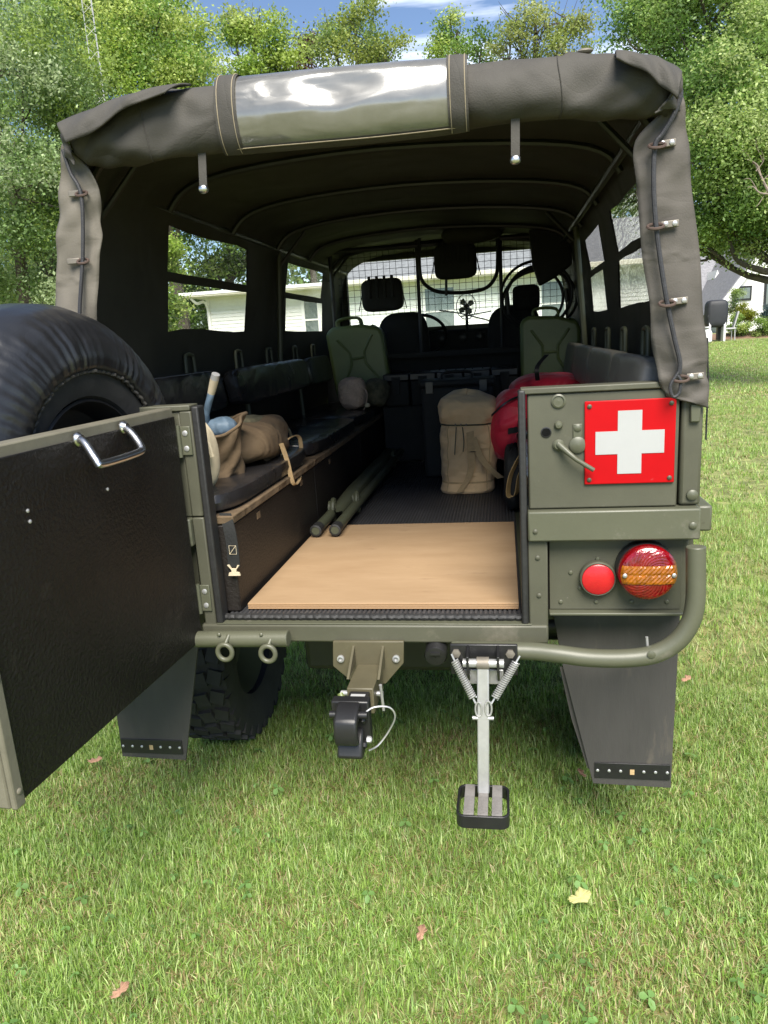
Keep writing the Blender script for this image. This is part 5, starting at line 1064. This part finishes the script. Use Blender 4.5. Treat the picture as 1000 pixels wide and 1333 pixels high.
# tool bag on the left bench
TL = empty('tool_bag', (-.55, .45, 1.146), 'brown canvas tool bag slumped on the left bench near the tailgate', 'bag')
tb0 = Vector((-.50, .30, 1.146))
def buck(u, v_):
    a = 2*math.pi*u; r = .088+.012*v_+.008*math.sin(3*a+v_*5)+.006*math.sin(7*a-v_*9)-.012*math.sin(math.pi*v_); z = v_*(.150+.02*math.sin(2*a+.5))
    return (-.535+r*math.cos(a)*1.05+.02*v_, .33+r*math.sin(a)*.9, 1.147+z+.012*math.sin(a*1+1)*v_)
bk = MB().grid(buck, 36, 16, True); bk.f.append(tuple(range(36))[::-1]); bk.build('bucket_pocket', 'brown', TL, ang=80, solid=.004)
MB().tube([buck(k/36, 1.0) for k in range(36)], .005, 8, closed=True).build('pocket_rim', 'brown', TL)
MB().blob((-.545, .64, 1.212), (.155, .27, .075), 44, 22, 2.5, noise=.045, seed=12).build('bag_body', 'brown', TL)
MB().blob((-.54, .62, 1.268), (.085, .15, .03), 26, 10, 2.2, noise=.05, seed=15).build('top_flap', 'camo', TL)
for q, wd in (((( 352, 612, -.44), (365, 600, -.42), (372, 575, -.41), (387, 567, -.405), (392, 580, -.40), (392, 612, -.385), (388, 628, -.36), (381, 628, -.36), (374, 600, -.375), (366, 577, -.39)), .022),):
    MB().ribbon(smoothpath([pt(a, b, 0, c) for a, b, c in q], 4), (.35, 1, 0), wd, .003).build('carry_handle', 'tan_dk', TL)
MB().ribbon(smoothpath([pt(313, 570, 0, -.47), pt(335, 585, 0, -.44), pt(352, 598, 0, -.43), pt(368, 588, 0, -.425)], 4), (.1, 0, 1), .03, .004).build('side_strap', 'brown', TL)
for k, (px, py) in enumerate(((330, 560), (345, 555), (360, 553))): MB().tube(smoothpath([pt(px, py+14, 0, -.52), pt(px+6, py, 0, -.52), pt(px+14, py+3, 0, -.50), pt(px+20, py+16, 0, -.47)], 4), .006, 6).build('folded_strap', 'camo', TL)
HM = empty('hammer', (-.5, .33, 1.30), 'hammer handle with pale grip and blue collar sticking out of the tool bag', 'hammer')
ha = Vector(pt(268, 540, 1, .30)); hb_ = Vector(pt(275, 512, 1, .29)); hc_ = Vector(pt(281, 487, 1, .27))
MB().tube([ha+Vector((-.01, .03, -.12)), ha, hb_], [.010, .0105, .011], 12).build('blue_grip', 'blue', HM); MB().tube([hb_, hb_.lerp(hc_, .75)], [.011, .013], 12).build('pale_grip', 'cream', HM); MB().tube([hb_.lerp(hc_, .75), hc_], [.013, .012], 12).build('end_cap', 'galv', HM)
BC = MB().blob(pt(290, 556, 1, .33), (.045, .04, .03), 18, 12, 2.6, noise=.05, seed=3).build('blue_cloth', 'blue'); tag(BC, 'folded blue cloth stuffed in the tool bag beside the hammer', 'cloth')
CR = empty('cream_cloth_roll', (-.50, .14, 1.146), 'cream cloth roll standing on the bench just inside the tailgate', 'cloth')
ctr = Vector(pt(280, 600, 1, .13)); MB().blob((ctr.x-.04, .14, 1.235), (.040, .05, .092), 26, 18, 2.8, noise=.03, seed=8).build('roll', 'cream', CR)
MB().tube([(ctr.x-.04+.05*math.cos(k*.5)*(1-k/40), .09, 1.24+.08*math.sin(k*.5)*(1-k/40)) for k in range(24)], .006, 6).build('edge_fold', 'cream', CR)
# bags at the far end of the bench
SB = empty('small_canvas_bag', (-.47, 2.33, 1.147), 'small dusty pink canvas bag in front of the green jerrycan', 'bag')
MB().blob((-.475, 2.30, 1.235), (.078, .085, .088), 26, 16, 3.0, noise=.03, seed=21).build('bag_body', 'pink', SB)
MB().ribbon(smoothpath([(-.39, 2.22, 1.27), (-.375, 2.215, 1.23), (-.385, 2.215, 1.18), (-.40, 2.22, 1.15)], 4), (0, 1, .2), .02, .004).build('strap', 'pink', SB)
MB().blob((-.378, 2.21, 1.172), (.016, .014, .012), 10, 8, 2.2).build('toggle', 'cream', SB)
KR = MB().blob((-.36, 2.42, 1.225), (.075, .10, .078), 24, 16, 2.6, noise=.04, seed=22).build('camouflage_bundle', 'camo'); tag(KR, 'camouflage cloth bundle next to the small dusty pink bag', 'bundle')
# things hanging from the partition
def pouch(c, w_, h_, nm, lab, ribs=4):
    o = empty(nm, (c[0], c[1], c[2]-h_), lab, 'pouch'); MB().blob(c, (w_, .045, h_), 26, 14, 5, noise=.01).build('pouch_body', 'dark', o)
    for k in range(ribs): MB().box(c[0]-w_*.55+k*w_*1.1/(ribs-1)-.008, c[0]-w_*.55+k*w_*1.1/(ribs-1)+.008, c[1]-.055, c[1]-.04, c[2]-h_*.2, c[2]+h_*1.12).build('webbing_strap', 'dark', o, bevel=.003)
    for sx in (-1, 1): rod('tie', (c[0]+sx*w_*.9, c[1], c[2]+h_*.6), (c[0]+sx*(w_+.02), c[1]-.02, c[2]-h_*.9), .003, 'dark', o, 5)
pouch(Vector(pt(498, 384, 1, 2.72)), .125, .095, 'hanging_pouch', 'dark ribbed pouch hung on the partition above the green jerrycan')
pouch(Vector(pt(593, 340, 1, 2.72)), .125, .10, 'hanging_pouch', 'dark ribbed pouch hung high on the partition above the cab fan')
HB = empty('hanging_canvas_bag', Vector(pt(705, 372, 1, 2.66)), 'dark canvas bag hung at a slant above the hose coil', 'bag')
pq = [(688, 296), (742, 296), (744, 345), (722, 362), (702, 373), (693, 345)]; MB().prism([xz(a, b, 2.66) for a, b in pq], 1, 2.60, 2.70).build('bag_body', 'dark', HB, bevel=.015, seg=3)
rod('hanging_strap', pt(712, 300, 1, 2.66), pt(716, 272, 1, 2.66), .01, 'dark', HB)
HC = empty('hose_coil', (.57, 2.74, 1.52), 'coil of black hoses hanging on the right of the partition', 'hose')
for k, (rx_, rz_, dx, dz) in enumerate(((.205, .19, 0, 0), (.185, .175, .012, -.012), (.165, .165, -.01, -.02), (.215, .17, .02, -.03))):
    MB().tube([(.57+dx+rx_*math.cos(a*math.pi/24), 2.74+.012*k, 1.72+dz+rz_*math.sin(a*math.pi/24)) for a in range(48)], .0085, 8, closed=True).build('hose', 'black', HC)
for x, z in ((.40, 1.74), (.405, 1.69), (.74, 1.74)): MB().tube([(x, 2.73, z), (x+.006, 2.73, z-.07)], .013, 8).build('hose_fitting', 'black', HC)
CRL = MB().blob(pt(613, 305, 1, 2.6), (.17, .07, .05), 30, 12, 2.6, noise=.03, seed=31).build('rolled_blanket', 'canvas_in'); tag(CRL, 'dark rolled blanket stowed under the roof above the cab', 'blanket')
